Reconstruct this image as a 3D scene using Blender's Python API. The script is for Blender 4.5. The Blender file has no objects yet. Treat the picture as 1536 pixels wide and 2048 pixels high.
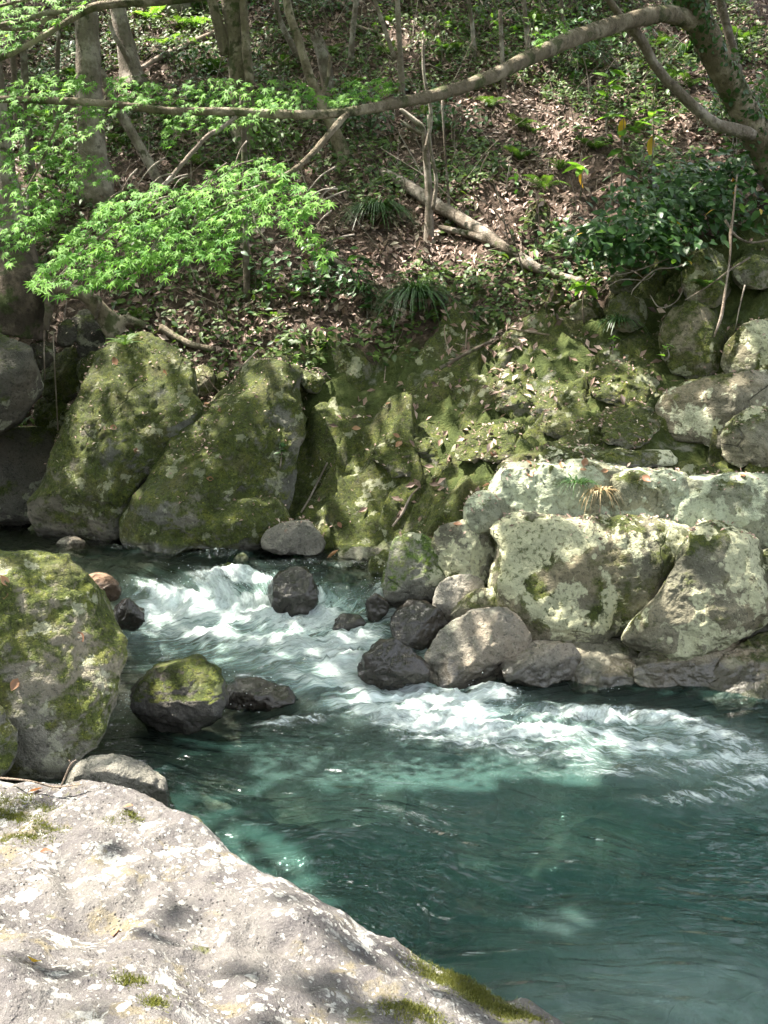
import bpy, math, random
import numpy as np
from mathutils import Vector
R = math.radians
rng = np.random.default_rng(7)
random.seed(7)
scene = bpy.context.scene
COL = scene.collection

# ---------------------------------------------------------------- camera, sky, sun, exposure
CAM = np.array([0.0, 0.0, 2.4]); PITCH = R(10.8); FPX = 1967.0
cam_d = bpy.data.cameras.new('camera'); cam = bpy.data.objects.new('camera', cam_d); COL.objects.link(cam)
cam.location = CAM; cam.rotation_euler = (R(90) - PITCH, 0, 0)
cam_d.sensor_fit = 'VERTICAL'; cam_d.sensor_height = 24.0; cam_d.lens = 24.0 * FPX / 2048.0
cam_d.clip_start = 0.05; cam_d.clip_end = 2000
scene.camera = cam

SUN = np.array([-0.40, 0.10, 0.86]); SUN = SUN / np.linalg.norm(SUN)      # direction towards the sun
sun_el = math.asin(SUN[2]); sun_az = math.atan2(SUN[0], SUN[1])
world = bpy.data.worlds.new('World'); scene.world = world; world.use_nodes = True
wn = world.node_tree.nodes; wl = world.node_tree.links; wn.clear()
sky = wn.new('ShaderNodeTexSky'); sky.sky_type = 'NISHITA'; sky.sun_disc = False
sky.sun_elevation = sun_el; sky.sun_rotation = sun_az; sky.air_density = 1.0; sky.dust_density = 6.0; sky.ozone_density = 0.6
bg = wn.new('ShaderNodeBackground'); bg.inputs['Strength'].default_value = 0.15
wo = wn.new('ShaderNodeOutputWorld'); hs = wn.new('ShaderNodeHueSaturation'); hs.inputs['Saturation'].default_value = 0.32      # thin bright haze
wl.new(sky.outputs[0], hs.inputs['Color']); wl.new(hs.outputs[0], bg.inputs[0]); wl.new(bg.outputs[0], wo.inputs[0])
sd = bpy.data.lights.new('sun', 'SUN'); sd.energy = 3.9; sd.angle = R(0.6); sd.color = (1.0, 0.93, 0.82)
sun = bpy.data.objects.new('sun', sd); COL.objects.link(sun); sun.location = (-8, 4, 30)
sun.rotation_euler = Vector(SUN).to_track_quat('Z', 'Y').to_euler()
scene.view_settings.view_transform = 'Standard'; scene.view_settings.look = 'None'
scene.view_settings.gamma = 1.0; scene.view_settings.use_curve_mapping = False
scene.view_settings.exposure = 2.8
scene.render.engine = 'CYCLES'
cy = scene.cycles
cy.use_denoising = True
try: cy.denoiser = 'OPENIMAGEDENOISE'
except Exception: pass
cy.max_bounces = 6; cy.diffuse_bounces = 3; cy.glossy_bounces = 2; cy.transmission_bounces = 3
cy.transparent_max_bounces = 8; cy.caustics_reflective = False; cy.caustics_refractive = False
cy.sample_clamp_indirect = 6.0

# ---------------------------------------------------------------- pixel <-> world helpers (photo pixels, 1536 x 2048)
_c, _s = math.cos(PITCH), math.sin(PITCH)
FWD = np.array([0, _c, -_s]); UP = np.array([0, _s, _c]); RIGHT = np.array([1.0, 0, 0])
def ray(px, py):
    return FWD + (px - 768.0) / FPX * RIGHT + (1024.0 - py) / FPX * UP
def W(px, py, d):                       # point on that line of sight whose world y is d
    r = ray(px, py); return CAM + r * (d / r[1])
def WZ(px, py, z):                      # point on that line of sight at height z
    r = ray(px, py); return CAM + r * ((z - CAM[2]) / r[2])
def pix(P):
    P = np.atleast_2d(P); v = P - CAM
    f = v @ FWD; f = np.where(np.abs(f) < 1e-4, 1e-4, f)
    return 768 + FPX * (v @ RIGHT) / f, 1024 - FPX * (v @ UP) / f, f

# ---------------------------------------------------------------- noise
_perm = np.random.default_rng(3).permutation(256); _perm = np.concatenate([_perm, _perm, _perm])
_grad = np.random.default_rng(4).normal(size=(256, 3)); _grad /= np.linalg.norm(_grad, axis=1)[:, None]
def perlin(P):
    P = np.asarray(P, float); i = np.floor(P).astype(int); f = P - i; i &= 255
    u = f * f * f * (f * (f * 6 - 15) + 10); out = 0
    for dx in (0, 1):
        for dy in (0, 1):
            for dz in (0, 1):
                h = _perm[_perm[_perm[i[:, 0] + dx] + i[:, 1] + dy] + i[:, 2] + dz]
                g = _grad[h]; d = f - np.array([dx, dy, dz])
                w = (u[:, 0] if dx else 1 - u[:, 0]) * (u[:, 1] if dy else 1 - u[:, 1]) * (u[:, 2] if dz else 1 - u[:, 2])
                out = out + w * (g * d).sum(1)
    return out * 1.4
def fbm(P, oct=4, gain=0.5, lac=2.03):
    a, s, P = 1.0, 0.0, np.asarray(P, float)
    for k in range(oct):
        s = s + a * perlin(P + 17.3 * k); a *= gain; P = P * lac
    return s
def ridged(P, oct=4):
    a, s, P = 1.0, 0.0, np.asarray(P, float)
    for k in range(oct):
        s = s + a * (1 - 2 * np.abs(perlin(P + 9.1 * k))); a *= 0.5; P = P * 2.07
    return s
def sstep(a, b, x):
    t = np.clip((x - a) / (b - a), 0, 1); return t * t * (3 - 2 * t)

# ---------------------------------------------------------------- object helpers
def mesh_data(name, V, F, mat=None, smooth=True, attrs=None):
    me = bpy.data.meshes.new(name)
    V = np.asarray(V, np.float32)
    if isinstance(F, np.ndarray):
        n, k = F.shape
        me.vertices.add(len(V)); me.vertices.foreach_set('co', V.ravel())
        me.loops.add(n * k); me.loops.foreach_set('vertex_index', F.astype(np.int32).ravel())
        me.polygons.add(n); me.polygons.foreach_set('loop_start', np.arange(0, n * k, k, dtype=np.int32))
        try: me.polygons.foreach_set('loop_total', np.full(n, k, np.int32))
        except Exception: pass
        me.update(calc_edges=True)
    else:
        me.from_pydata([tuple(v) for v in V.tolist()], [], F); me.update()
    if smooth: me.polygons.foreach_set('use_smooth', np.ones(len(me.polygons), bool))
    for an, av in (attrs or {}).items():
        av = np.asarray(av, np.float32)
        if av.ndim == 1:
            a = me.attributes.new(an, 'FLOAT', 'POINT'); a.data.foreach_set('value', av)
        else:
            a = me.attributes.new(an, 'FLOAT_VECTOR', 'POINT'); a.data.foreach_set('vector', av.ravel())
    if mat: me.materials.append(mat)
    return me
def link(name, me, parent=None, loc=None):
    o = bpy.data.objects.new(name, me); COL.objects.link(o)
    if parent is not None: o.parent = parent
    if loc is not None: o.location = loc
    return o
def tag(o, label=None, cat=None, group=None, kind=None):
    if label: o['label'] = label
    if cat: o['category'] = cat
    if group: o['group'] = group
    if kind: o['kind'] = kind
    return o
def thing(name, label, cat, loc, group=None):
    o = bpy.data.objects.new(name, None); COL.objects.link(o); o.location = Vector(loc); o.empty_display_size = 0.1
    return tag(o, label, cat, group)
def build(name, V, F, mat, origin=None, parent=None, smooth=True, attrs=None):
    V = np.asarray(V, float); o0 = np.zeros(3) if origin is None else np.asarray(origin, float)
    me = mesh_data(name, V - o0, F, mat, smooth, attrs)
    return link(name, me, parent, None if (origin is None or parent is not None) else o0)

# ---------------------------------------------------------------- node helpers
class NT:
    def __init__(s, name):
        s.m = bpy.data.materials.new(name); s.m.use_nodes = True; s.t = s.m.node_tree; s.t.nodes.clear()
        s.out = s.t.nodes.new('ShaderNodeOutputMaterial')
    def n(s, t, **kw):
        nd = s.t.nodes.new(t)
        for k, v in kw.items(): setattr(nd, k, v)
        return nd
    def l(s, a, b): s.t.links.new(a, b)
    def put(s, sock, v):
        if hasattr(v, 'is_linked') or hasattr(v, 'links'): s.l(v, sock)
        elif v is not None:
            if hasattr(sock.default_value, '__len__') and not isinstance(v, (int, float)):
                v = tuple(v); n = len(sock.default_value); v = v + (1.0,) * (n - len(v)); sock.default_value = v[:n]
            else: sock.default_value = v
    def math(s, op, a, b=None, c=None, clamp=False):
        nd = s.n('ShaderNodeMath', operation=op); nd.use_clamp = clamp
        s.put(nd.inputs[0], a)
        if b is not None: s.put(nd.inputs[1], b)
        if c is not None: s.put(nd.inputs[2], c)
        return nd.outputs[0]
    def mix(s, f, a, b, blend='MIX'):
        nd = s.n('ShaderNodeMix', data_type='RGBA', blend_type=blend); nd.clamp_factor = True
        s.put(nd.inputs[0], f); s.put(nd.inputs[6], a); s.put(nd.inputs[7], b); return nd.outputs[2]
    def ss(s, x, a, b):
        nd = s.n('ShaderNodeMapRange', interpolation_type='SMOOTHSTEP')
        s.put(nd.inputs['Value'], x); nd.inputs['From Min'].default_value = a; nd.inputs['From Max'].default_value = b
        return nd.outputs[0]
    def lin(s, x, a, b, c, d):
        nd = s.n('ShaderNodeMapRange'); s.put(nd.inputs['Value'], x)
        for k, v in zip(('From Min', 'From Max', 'To Min', 'To Max'), (a, b, c, d)): nd.inputs[k].default_value = v
        return nd.outputs[0]
    def noise(s, co, scale, detail=4, rough=0.55, dist=0.0):
        nd = s.n('ShaderNodeTexNoise'); s.put(nd.inputs['Vector'], co); nd.inputs['Scale'].default_value = scale
        nd.inputs['Detail'].default_value = detail; nd.inputs['Roughness'].default_value = rough; nd.inputs['Distortion'].default_value = dist
        return nd.outputs['Fac']
    def noisec(s, co, scale, detail=2):
        nd = s.n('ShaderNodeTexNoise'); s.put(nd.inputs['Vector'], co); nd.inputs['Scale'].default_value = scale; nd.inputs['Detail'].default_value = detail
        return nd.outputs['Color']
    def voro(s, co, scale, feature='F1', rand=1.0, out='Distance'):
        nd = s.n('ShaderNodeTexVoronoi', feature=feature); s.put(nd.inputs['Vector'], co); nd.inputs['Scale'].default_value = scale
        nd.inputs['Randomness'].default_value = rand; return nd.outputs[out]
    def pos(s): return s.n('ShaderNodeNewGeometry').outputs['Position']
    def attr(s, name): return s.n('ShaderNodeAttribute', attribute_name=name).outputs['Fac']
    def attrv(s, name): return s.n('ShaderNodeAttribute', attribute_name=name).outputs['Vector']
    def vmul(s, v, k):
        nd = s.n('ShaderNodeVectorMath', operation='MULTIPLY'); s.put(nd.inputs[0], v); nd.inputs[1].default_value = k; return nd.outputs[0]
    def vadd(s, v, k):
        nd = s.n('ShaderNodeVectorMath', operation='ADD'); s.put(nd.inputs[0], v); s.put(nd.inputs[1], k); return nd.outputs[0]
    def sep(s, v):
        nd = s.n('ShaderNodeSeparateXYZ'); s.put(nd.inputs[0], v); return nd.outputs
    def ramp(s, f, stops):
        nd = s.n('ShaderNodeValToRGB'); s.put(nd.inputs[0], f); el = nd.color_ramp.elements
        while len(el) < len(stops): el.new(0.5)
        for e, (p, c) in zip(el, stops): e.position = p; e.color = tuple(c) + (1,)
        return nd.outputs[0]
    def bump(s, h, dist, strength=1.0, normal=None):
        nd = s.n('ShaderNodeBump'); nd.inputs['Strength'].default_value = strength; nd.inputs['Distance'].default_value = dist
        s.put(nd.inputs['Height'], h)
        if normal is not None: s.l(normal, nd.inputs['Normal'])
        return nd.outputs[0]
    def princ(s, col, rough=0.8, normal=None, spec=0.3, **kw):
        nd = s.n('ShaderNodeBsdfPrincipled'); s.put(nd.inputs['Base Color'], col); s.put(nd.inputs['Roughness'], rough)
        s.put(nd.inputs['Specular IOR Level'], spec)
        if normal is not None: s.l(normal, nd.inputs['Normal'])
        for k, v in kw.items(): s.put(nd.inputs[k], v)
        return nd.outputs[0]
    def done(s, sh): s.l(sh, s.out.inputs[0]); return s.m

# ---------------------------------------------------------------- materials
def rock_mat(name, base=(0.20, 0.20, 0.19), moss=0.5, lichen=0.3, lich_col=(0.46, 0.47, 0.34), wl=0.0, wet=0.06,
             moss_col=(0.050, 0.066, 0.011), strata=0.0, up=0.55, lscale=5.0, warm=0.0):
    t = NT(name); p = t.pos(); g = t.n('ShaderNodeNewGeometry'); nz = t.sep(g.outputs['Normal'])[2]; z = t.sep(p)[2]
    wob = t.vadd(p, t.vmul(t.noisec(p, 3.0, 3), (0.16, 0.16, 0.16)))
    n1 = t.noise(p, 2.2, 6, 0.62); n2 = t.noise(p, 14, 5, 0.65); n3 = t.noise(p, 70, 3, 0.6)
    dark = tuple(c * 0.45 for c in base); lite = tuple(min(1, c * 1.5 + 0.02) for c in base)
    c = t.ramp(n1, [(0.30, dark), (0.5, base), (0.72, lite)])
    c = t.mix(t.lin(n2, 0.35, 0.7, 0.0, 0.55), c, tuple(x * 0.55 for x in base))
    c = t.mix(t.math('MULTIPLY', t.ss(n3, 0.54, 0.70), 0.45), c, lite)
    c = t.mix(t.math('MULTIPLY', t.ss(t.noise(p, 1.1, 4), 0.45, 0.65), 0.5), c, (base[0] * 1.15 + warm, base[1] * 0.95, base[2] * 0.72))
    # dark damp stains and cracks
    crk = t.voro(t.vadd(p, t.vmul(t.noisec(p, 1.3, 5), (0.5, 0.5, 0.5))), 1.15, 'DISTANCE_TO_EDGE'); ck = t.math('MULTIPLY', t.ss(crk, 0.011, 0.0), t.ss(t.noise(p, 1.4, 3), 0.55, 0.66))
    c = t.mix(t.math('MULTIPLY', ck, 0.6), c, tuple(x * 0.2 for x in base))
    # moss
    mn = t.math('ADD', t.math('MULTIPLY', t.noise(p, 2.6, 6, 0.68), 1.0), t.math('MULTIPLY', nz, 0.16 * (up / 0.55)))
    th = 0.80 - 0.42 * moss
    mm = t.ss(mn, th - 0.02, th + 0.10)
    mcol = t.ramp(t.noise(p, 9, 6, 0.7), [(0.28, tuple(x * 0.40 for x in moss_col)), (0.5, moss_col), (0.75, (moss_col[0] * 2.3, moss_col[1] * 1.9, moss_col[2] * 1.5))])
    mcol = t.mix(t.ss(t.noise(p, 90, 3), 0.5, 0.75), mcol, tuple(x * 0.35 for x in moss_col))
    mcol = t.mix(t.math('MULTIPLY', t.ss(t.noise(p, 4.3, 4), 0.5, 0.7), 0.55), mcol, (0.085, 0.075, 0.03))
    mcol = t.mix(t.math('MULTIPLY', t.ss(t.noise(p, 38, 5, 0.75), 0.50, 0.62), 0.75), mcol, tuple(x * 0.22 for x in moss_col))
    mcol = t.mix(t.math('MULTIPLY', t.ss(t.noise(p, 55, 4, 0.7), 0.58, 0.70), 0.8), mcol, (moss_col[0] * 3.6, moss_col[1] * 2.9, moss_col[2] * 2.4))
    mm = t.math('MULTIPLY', mm, t.lin(t.noise(p, 24, 4, 0.7), 0.30, 0.46, 0.35, 1.0), clamp=True)
    c = t.mix(t.math('MULTIPLY', t.ss(t.noise(p, 34, 4, 0.75), 0.52, 0.64), 0.7), c, tuple(x * 0.28 for x in base))
    c = t.mix(mm, c, mcol)
    # lichen crusts: rounded pale rosettes
    lw = t.vadd(p, t.vmul(t.noisec(p, 7.0, 4), (0.12, 0.12, 0.12)))
    big = t.math('ADD', t.math('MULTIPLY', t.noise(lw, lscale, 6, 0.60), 0.75), t.math('MULTIPLY', t.noise(p, 1.3, 3), 0.25))
    l1 = t.ss(big, 0.585 - 0.085 * lichen, 0.612 - 0.085 * lichen)
    l2 = t.math('MULTIPLY', t.ss(t.voro(lw, lscale * 3.6), 0.30, 0.22), t.ss(t.noise(p, 2.3, 4), 0.66 - 0.16 * lichen, 0.72 - 0.16 * lichen))
    lm = t.math('MAXIMUM', l1, l2)
    lm = t.math('MULTIPLY', lm, t.lin(t.noise(p, 30, 5, 0.65), 0.36, 0.48, 0.15, 1.0), clamp=True)
    lm = t.math('MULTIPLY', lm, min(1.0, lichen * 2.2))
    lc = t.mix(t.noise(p, 18, 4), tuple(x * 0.68 for x in lich_col), tuple(min(1, x * 1.25) for x in lich_col))
    c = t.mix(lm, c, lc)
    # wet band along the waterline
    wn_ = t.math('SUBTRACT', t.math('SUBTRACT', z, wl), t.math('MULTIPLY', t.noise(p, 3.0, 3), wet * 2.0))
    wm = t.ss(wn_, 0.035, -0.02)
    c = t.mix(t.math('MULTIPLY', wm, 0.72), c, (0.010, 0.009, 0.007))
    rough = t.lin(wm, 0, 1, 0.88, 0.24)
    h = t.math('ADD', t.math('MULTIPLY', n2, 0.7), t.math('MULTIPLY', n3, 0.34)); h = t.math('ADD', h, t.math('MULTIPLY', t.noise(p, 34, 4, 0.75), -0.45))
    h = t.math('ADD', h, t.math('MULTIPLY', t.noise(p, 160, 3, 0.7), t.lin(mm, 0, 1, 0.06, 0.30)))
    h = t.math('ADD', h, t.math('MULTIPLY', mm, 0.22)); h = t.math('SUBTRACT', h, t.math('MULTIPLY', ck, 0.9))
    h = t.math('ADD', h, t.math('MULTIPLY', lm, 0.05))
    if strata > 0:
        wv = t.noise(t.vmul(wob, (0.6, 0.6, 9.0)), 2.0, 5, 0.6); h = t.math('ADD', h, t.math('MULTIPLY', wv, strata))
    h = t.math('MULTIPLY', h, t.lin(wm, 0, 1, 1.0, 0.45))          # the water film smooths wet stone
    return t.done(t.princ(c, rough, t.bump(h, 0.035, 0.9), 0.35, **{'Coat Weight': t.math('MULTIPLY', wm, 0.3), 'Coat Roughness': 0.12}))

def fore_mat(name):
    t = NT(name); p = t.pos(); z = t.sep(p)[2]
    n1 = t.noise(p, 2.0, 5, 0.6); n2 = t.noise(p, 12, 5, 0.7); n3 = t.noise(p, 60, 4, 0.7); n4 = t.noise(p, 170, 3, 0.7)
    c = t.ramp(n1, [(0.32, (0.06, 0.054, 0.056)), (0.5, (0.088, 0.081, 0.080)), (0.7, (0.115, 0.106, 0.096))])
    c = t.mix(t.math('MULTIPLY', t.ss(n2, 0.42, 0.62), 0.6), c, (0.125, 0.118, 0.11))
    c = t.mix(t.math('MULTIPLY', t.ss(t.noise(p, 4.5, 5, 0.7), 0.54, 0.64), 0.6), c, (0.15, 0.125, 0.07))
    c = t.mix(t.math('MULTIPLY', t.ss(n3, 0.56, 0.66), 0.7), c, (0.055, 0.05, 0.045))
    c = t.mix(t.math('MULTIPLY', t.ss(n4, 0.55, 0.7), 0.5), c, (0.26, 0.25, 0.23))
    lw = t.vadd(p, t.vmul(t.noisec(p, 26.0, 3), (0.05, 0.05, 0.05)))
    reg = t.noise(p, 2.6, 4, 0.6)
    rings = None
    for sc, a, th in ((7.0, 0.30, 0.52), (17.0, 0.30, 0.46), (42.0, 0.30, 0.44)):
        k = t.math('MULTIPLY', t.ss(t.voro(lw, sc), a, a - 0.05), t.ss(t.math('ADD', t.math('MULTIPLY', reg, 0.55), t.math('MULTIPLY', t.noise(p, sc * 0.5 + 3, 2), 0.45)), th, th + 0.05))
        rings = k if rings is None else t.math('MAXIMUM', rings, k)
    big = t.ss(t.noise(lw, 6.5, 6, 0.62), 0.545, 0.58)
    lm = t.math('MAXIMUM', rings, t.math('MULTIPLY', big, t.ss(reg, 0.46, 0.56)))
    lm = t.math('MULTIPLY', lm, t.lin(t.noise(p, 75, 4, 0.7), 0.36, 0.5, 0.25, 1.0), clamp=True)
    c = t.mix(lm, c, t.mix(n3, (0.22, 0.22, 0.205), (0.40, 0.395, 0.37)))
    spk = t.math('MULTIPLY', t.ss(t.voro(p, 55), 0.26, 0.18), t.ss(t.noise(p, 5, 4, 0.6), 0.52, 0.60))      # black crust lichen dots
    c = t.mix(spk, c, (0.025, 0.024, 0.022))
    mo = t.math('MULTIPLY', t.ss(t.noise(p, 3.4, 5, 0.7), 0.60, 0.67), t.ss(n3, 0.40, 0.55))
    c = t.mix(mo, c, (0.075, 0.08, 0.025))
    wm = t.ss(t.math('SUBTRACT', z, t.math('MULTIPLY', t.noise(p, 3, 3), 0.1)), 0.04, -0.02)
    c = t.mix(t.math('MULTIPLY', wm, 0.8), c, (0.015, 0.015, 0.013))
    h = t.math('ADD', t.math('MULTIPLY', n2, 0.8), t.math('MULTIPLY', n3, 0.45)); h = t.math('ADD', h, t.math('MULTIPLY', n4, 0.16))
    h = t.math('SUBTRACT', h, t.math('MULTIPLY', t.ss(t.voro(p, 38), 0.22, 0.05), 0.25)); h = t.math('ADD', h, t.math('MULTIPLY', lm, 0.05))
    return t.done(t.princ(c, t.lin(wm, 0, 1, 0.9, 0.25), t.bump(h, 0.022, 1.0), 0.25))

def bark_mat(name, base=(0.16, 0.13, 0.10), pale=(0.34, 0.31, 0.27), moss=0.3):
    t = NT(name); p = t.pos(); q = t.vmul(p, (1, 1, 0.22))
    n1 = t.noise(q, 26, 5, 0.65); n2 = t.noise(p, 3.5, 5, 0.6)
    c = t.mix(n1, tuple(x * 0.45 for x in base), base)
    c = t.mix(t.ss(n2, 0.46, 0.62), c, t.mix(n1, tuple(x * 0.6 for x in pale), pale))
    c = t.mix(t.math('MULTIPLY', t.ss(t.noise(p, 5.5, 5), 0.66 - 0.3 * moss, 0.74 - 0.3 * moss), 0.8), c, (0.05, 0.07, 0.02))
    c = t.mix(t.math('MULTIPLY', t.ss(t.noise(p, 11, 5, 0.7), 0.5, 0.66), 0.65), c, tuple(x * 0.25 for x in base))
    return t.done(t.princ(c, 0.9, t.bump(t.math('ADD', n1, t.noise(p, 40, 4, 0.7)), 0.03, 0.9), 0.2))

def leaf_mat(name, a, b, trans=0.45, attr='rnd', rough=0.5, spec=0.35, tcol=None):
    t = NT(name)
    f = t.attr(attr) if attr else t.n('ShaderNodeObjectInfo').outputs['Random']
    c = t.mix(f, a, b); c = t.mix(t.math('MULTIPLY', t.noise(t.pos(), 22, 2), 0.45), c, tuple(x * 0.5 for x in a))
    d = t.princ(c, rough, None, spec)
    tr = t.n('ShaderNodeBsdfTranslucent')
    t.put(tr.inputs[0], t.mix(1.0, c, tcol or (1.25, 1.35, 0.55), 'MULTIPLY'))
    mx = t.n('ShaderNodeMixShader'); mx.inputs[0].default_value = trans; t.l(d, mx.inputs[1]); t.l(tr.outputs[0], mx.inputs[2])
    return t.done(mx.outputs[0])

def litter_mat(name):
    t = NT(name); f = t.attr('rnd')
    c = t.ramp(f, [(0.0, (0.05, 0.03, 0.02)), (0.35, (0.16, 0.10, 0.072)), (0.65, (0.31, 0.21, 0.17)), (0.9, (0.48, 0.37, 0.32)), (1.0, (0.58, 0.5, 0.38))])
    c = t.mix(t.math('MULTIPLY', t.noise(t.pos(), 45, 2), 0.5), c, (0.05, 0.03, 0.022))
    return t.done(t.princ(c, 0.62, None, 0.4))

def ground_mat(name):
    t = NT(name); p = t.pos(); li = t.attr('litter')
    n1 = t.noise(p, 3.0, 6, 0.65); n2 = t.noise(p, 16, 5, 0.65); n3 = t.noise(p, 60, 3, 0.6)
    soil = t.ramp(n2, [(0.3, (0.022, 0.016, 0.012)), (0.55, (0.075, 0.052, 0.039)), (0.8, (0.17, 0.12, 0.095))])
    moss = t.ramp(t.noise(p, 8, 6, 0.7), [(0.28, (0.018, 0.026, 0.007)), (0.52, (0.040, 0.054, 0.013)), (0.8, (0.09, 0.095, 0.03))])
    rock = t.mix(n2, (0.06, 0.06, 0.05), (0.2, 0.2, 0.17))
    low = t.mix(t.ss(n1, 0.56, 0.68), moss, rock)
    f = t.ss(t.math('ADD', li, t.math('MULTIPLY', t.math('SUBTRACT', n1, 0.5), 1.1)), 0.35, 0.65)
    c = t.mix(f, low, soil)
    z = t.sep(p)[2]
    bed = t.mix(n2, (0.08, 0.078, 0.062), (0.32, 0.31, 0.25))
    c = t.mix(t.attr('bed'), c, bed)
    h = t.math('ADD', t.math('MULTIPLY', n2, 0.8), t.math('MULTIPLY', n3, 0.35))
    return t.done(t.princ(c, 0.9, t.bump(h, 0.05, 0.9), 0.2))

def water_mat(name):
    t = NT(name); p = t.pos(); fl = t.attrv('flow')     # u along the current, v across it
    foam = t.attr('foam'); milk_sun = t.attr('milk_sun'); dep = t.attr('depth'); rough = t.attr('rough')
    s1 = t.noise(t.vmul(fl, (2.2, 9.0, 1)), 1.0, 7, 0.66, 0.9)
    s2 = t.noise(t.vmul(fl, (7.0, 22.0, 1)), 1.0, 6, 0.68, 0.6)
    s3 = t.noise(t.vmul(fl, (26.0, 60.0, 1)), 1.0, 4, 0.7)
    r1 = t.math('ABSOLUTE', t.math('SUBTRACT', t.noise(t.vmul(fl, (3.0, 11.0, 1)), 1.0, 5, 0.6, 1.6), 0.5))
    lace = t.ss(r1, 0.055, 0.0)
    base = t.math('ADD', t.math('MULTIPLY', s1, 0.6), t.math('MULTIPLY', s2, 0.4))
    f = t.math('ADD', t.math('MULTIPLY', foam, 0.68), base)
    fm = t.ss(f, 0.72, 0.95)
    fm = t.math('MULTIPLY', fm, t.lin(s3, 0.3, 0.6, 0.35, 1.0), clamp=True)
    lm = t.math('MULTIPLY', lace, t.ss(foam, 0.10, 0.55), clamp=True)
    lm = t.math('MULTIPLY', lm, t.ss(s2, 0.40, 0.60))
    fm = t.math('MAXIMUM', fm, t.math('MULTIPLY', lm, 0.75))
    # bump
    w1 = t.noise(t.vmul(fl, (2.0, 6.0, 1)), 1.0, 2, 0.45, 0.5); w2 = t.noise(t.vmul(fl, (6, 15, 1)), 1.0, 2, 0.5, 0.3)
    hh = t.math('ADD', t.math('MULTIPLY', w1, 1.25), t.math('MULTIPLY', w2, 0.42)); hh = t.math('ADD', hh, t.math('MULTIPLY', t.math('MULTIPLY', s2, rough), 1.3))
    nrm = t.bump(hh, 0.06, 0.9)
    # body of the water
    mk = t.math('MULTIPLY', milk_sun, t.lin(base, 0.36, 0.60, 0.30, 1.05), clamp=True)
    body = t.mix(mk, (0.042, 0.112, 0.097), (0.52, 0.71, 0.67))
    dif = t.n('ShaderNodeBsdfDiffuse'); t.put(dif.inputs[0], body); t.l(nrm, dif.inputs['Normal'])
    tp = t.n('ShaderNodeBsdfTransparent'); t.put(tp.inputs[0], t.mix(t.ss(dep, 0.0, 0.9), (0.92, 0.96, 0.94), (0.56, 0.80, 0.74)))
    rf = t.n('ShaderNodeBsdfRefraction'); rf.inputs['IOR'].default_value = 1.12; rf.inputs['Roughness'].default_value = 0.02
    t.put(rf.inputs[0], t.mix(t.ss(dep, 0.0, 0.9), (0.92, 0.96, 0.94), (0.56, 0.80, 0.74))); t.l(nrm, rf.inputs['Normal'])
    m0 = t.n('ShaderNodeMixShader'); m0.inputs[0].default_value = 0.35; t.l(tp.outputs[0], m0.inputs[1]); t.l(rf.outputs[0], m0.inputs[2])
    opa = t.math('MAXIMUM', t.math('MULTIPLY', t.ss(dep, 0.05, 1.1), 0.42), t.math('MULTIPLY', mk, 0.95), clamp=True)
    m1 = t.n('ShaderNodeMixShader'); t.put(m1.inputs[0], opa); t.l(m0.outputs[0], m1.inputs[1]); t.l(dif.outputs[0], m1.inputs[2])
    fr = t.n('ShaderNodeFresnel'); fr.inputs['IOR'].default_value = 1.33; t.l(nrm, fr.inputs['Normal'])
    gl = t.n('ShaderNodeBsdfGlossy'); gl.inputs['Roughness'].default_value = 0.06; t.l(nrm, gl.inputs['Normal'])
    m2 = t.n('ShaderNodeMixShader'); t.put(m2.inputs[0], fr.outputs[0]); t.l(m1.outputs[0], m2.inputs[1]); t.l(gl.outputs[0], m2.inputs[2])
    fo = t.princ(t.mix(s2, (0.42, 0.53, 0.53), (0.82, 0.86, 0.86)), 0.6, nrm, 0.4)
    m3 = t.n('ShaderNodeMixShader'); t.put(m3.inputs[0], fm); t.l(m2.outputs[0], m3.inputs[1]); t.l(fo, m3.inputs[2])
    return t.done(m3.outputs[0])

M = {}
M['mossy'] = rock_mat('mossy_rock', (0.13, 0.13, 0.11), moss=0.93, lichen=0.16, wl=0.5)
M['mossy_dry'] = rock_mat('mossy_bank_rock', (0.16, 0.155, 0.12), moss=0.86, lichen=0.18, wl=-3)
M['bedrock'] = rock_mat('mossy_bedrock', (0.13, 0.125, 0.095), moss=0.90, lichen=0.20, wl=0.42, lscale=4.5)
M['mossy_lichen'] = rock_mat('mossy_rock_with_lichen', (0.16, 0.16, 0.14), moss=0.80, lichen=0.55, wl=0.5, lscale=4.0)
M['lichen'] = rock_mat('lichen_block', (0.15, 0.145, 0.105), moss=0.72, lichen=1.1, lich_col=(0.38, 0.385, 0.255), wl=0.0, up=0.2, lscale=3.2)
M['ledge'] = rock_mat('ledge_rock', (0.18, 0.19, 0.135), moss=0.60, lichen=1.25, lich_col=(0.34, 0.375, 0.27), wl=-3, up=0.2, lscale=3.0, strata=0.25)
M['grey'] = rock_mat('grey_boulder', (0.20, 0.19, 0.16), moss=0.22, lichen=0.10, wl=0.0, wet=0.17, warm=0.02)
M['slab'] = rock_mat('low_slab', (0.19, 0.18, 0.135), moss=0.42, lichen=0.12, wl=0.0, wet=0.17, warm=0.02, strata=0.15)
M['wet'] = rock_mat('wet_black_rock', (0.055, 0.048, 0.038), moss=0.10, lichen=0.0, wl=0.5, wet=0.12)
M['wetmoss'] = rock_mat('wet_rock_mossy_top', (0.085, 0.085, 0.08), moss=0.38, lichen=0.05, wl=0.0, wet=0.12, up=1.1)
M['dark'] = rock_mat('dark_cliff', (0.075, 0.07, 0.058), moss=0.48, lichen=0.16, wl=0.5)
M['strata'] = rock_mat('bedded_rock', (0.17, 0.16, 0.12), moss=0.55, lichen=0.45, wl=-3, strata=0.9)
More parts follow.
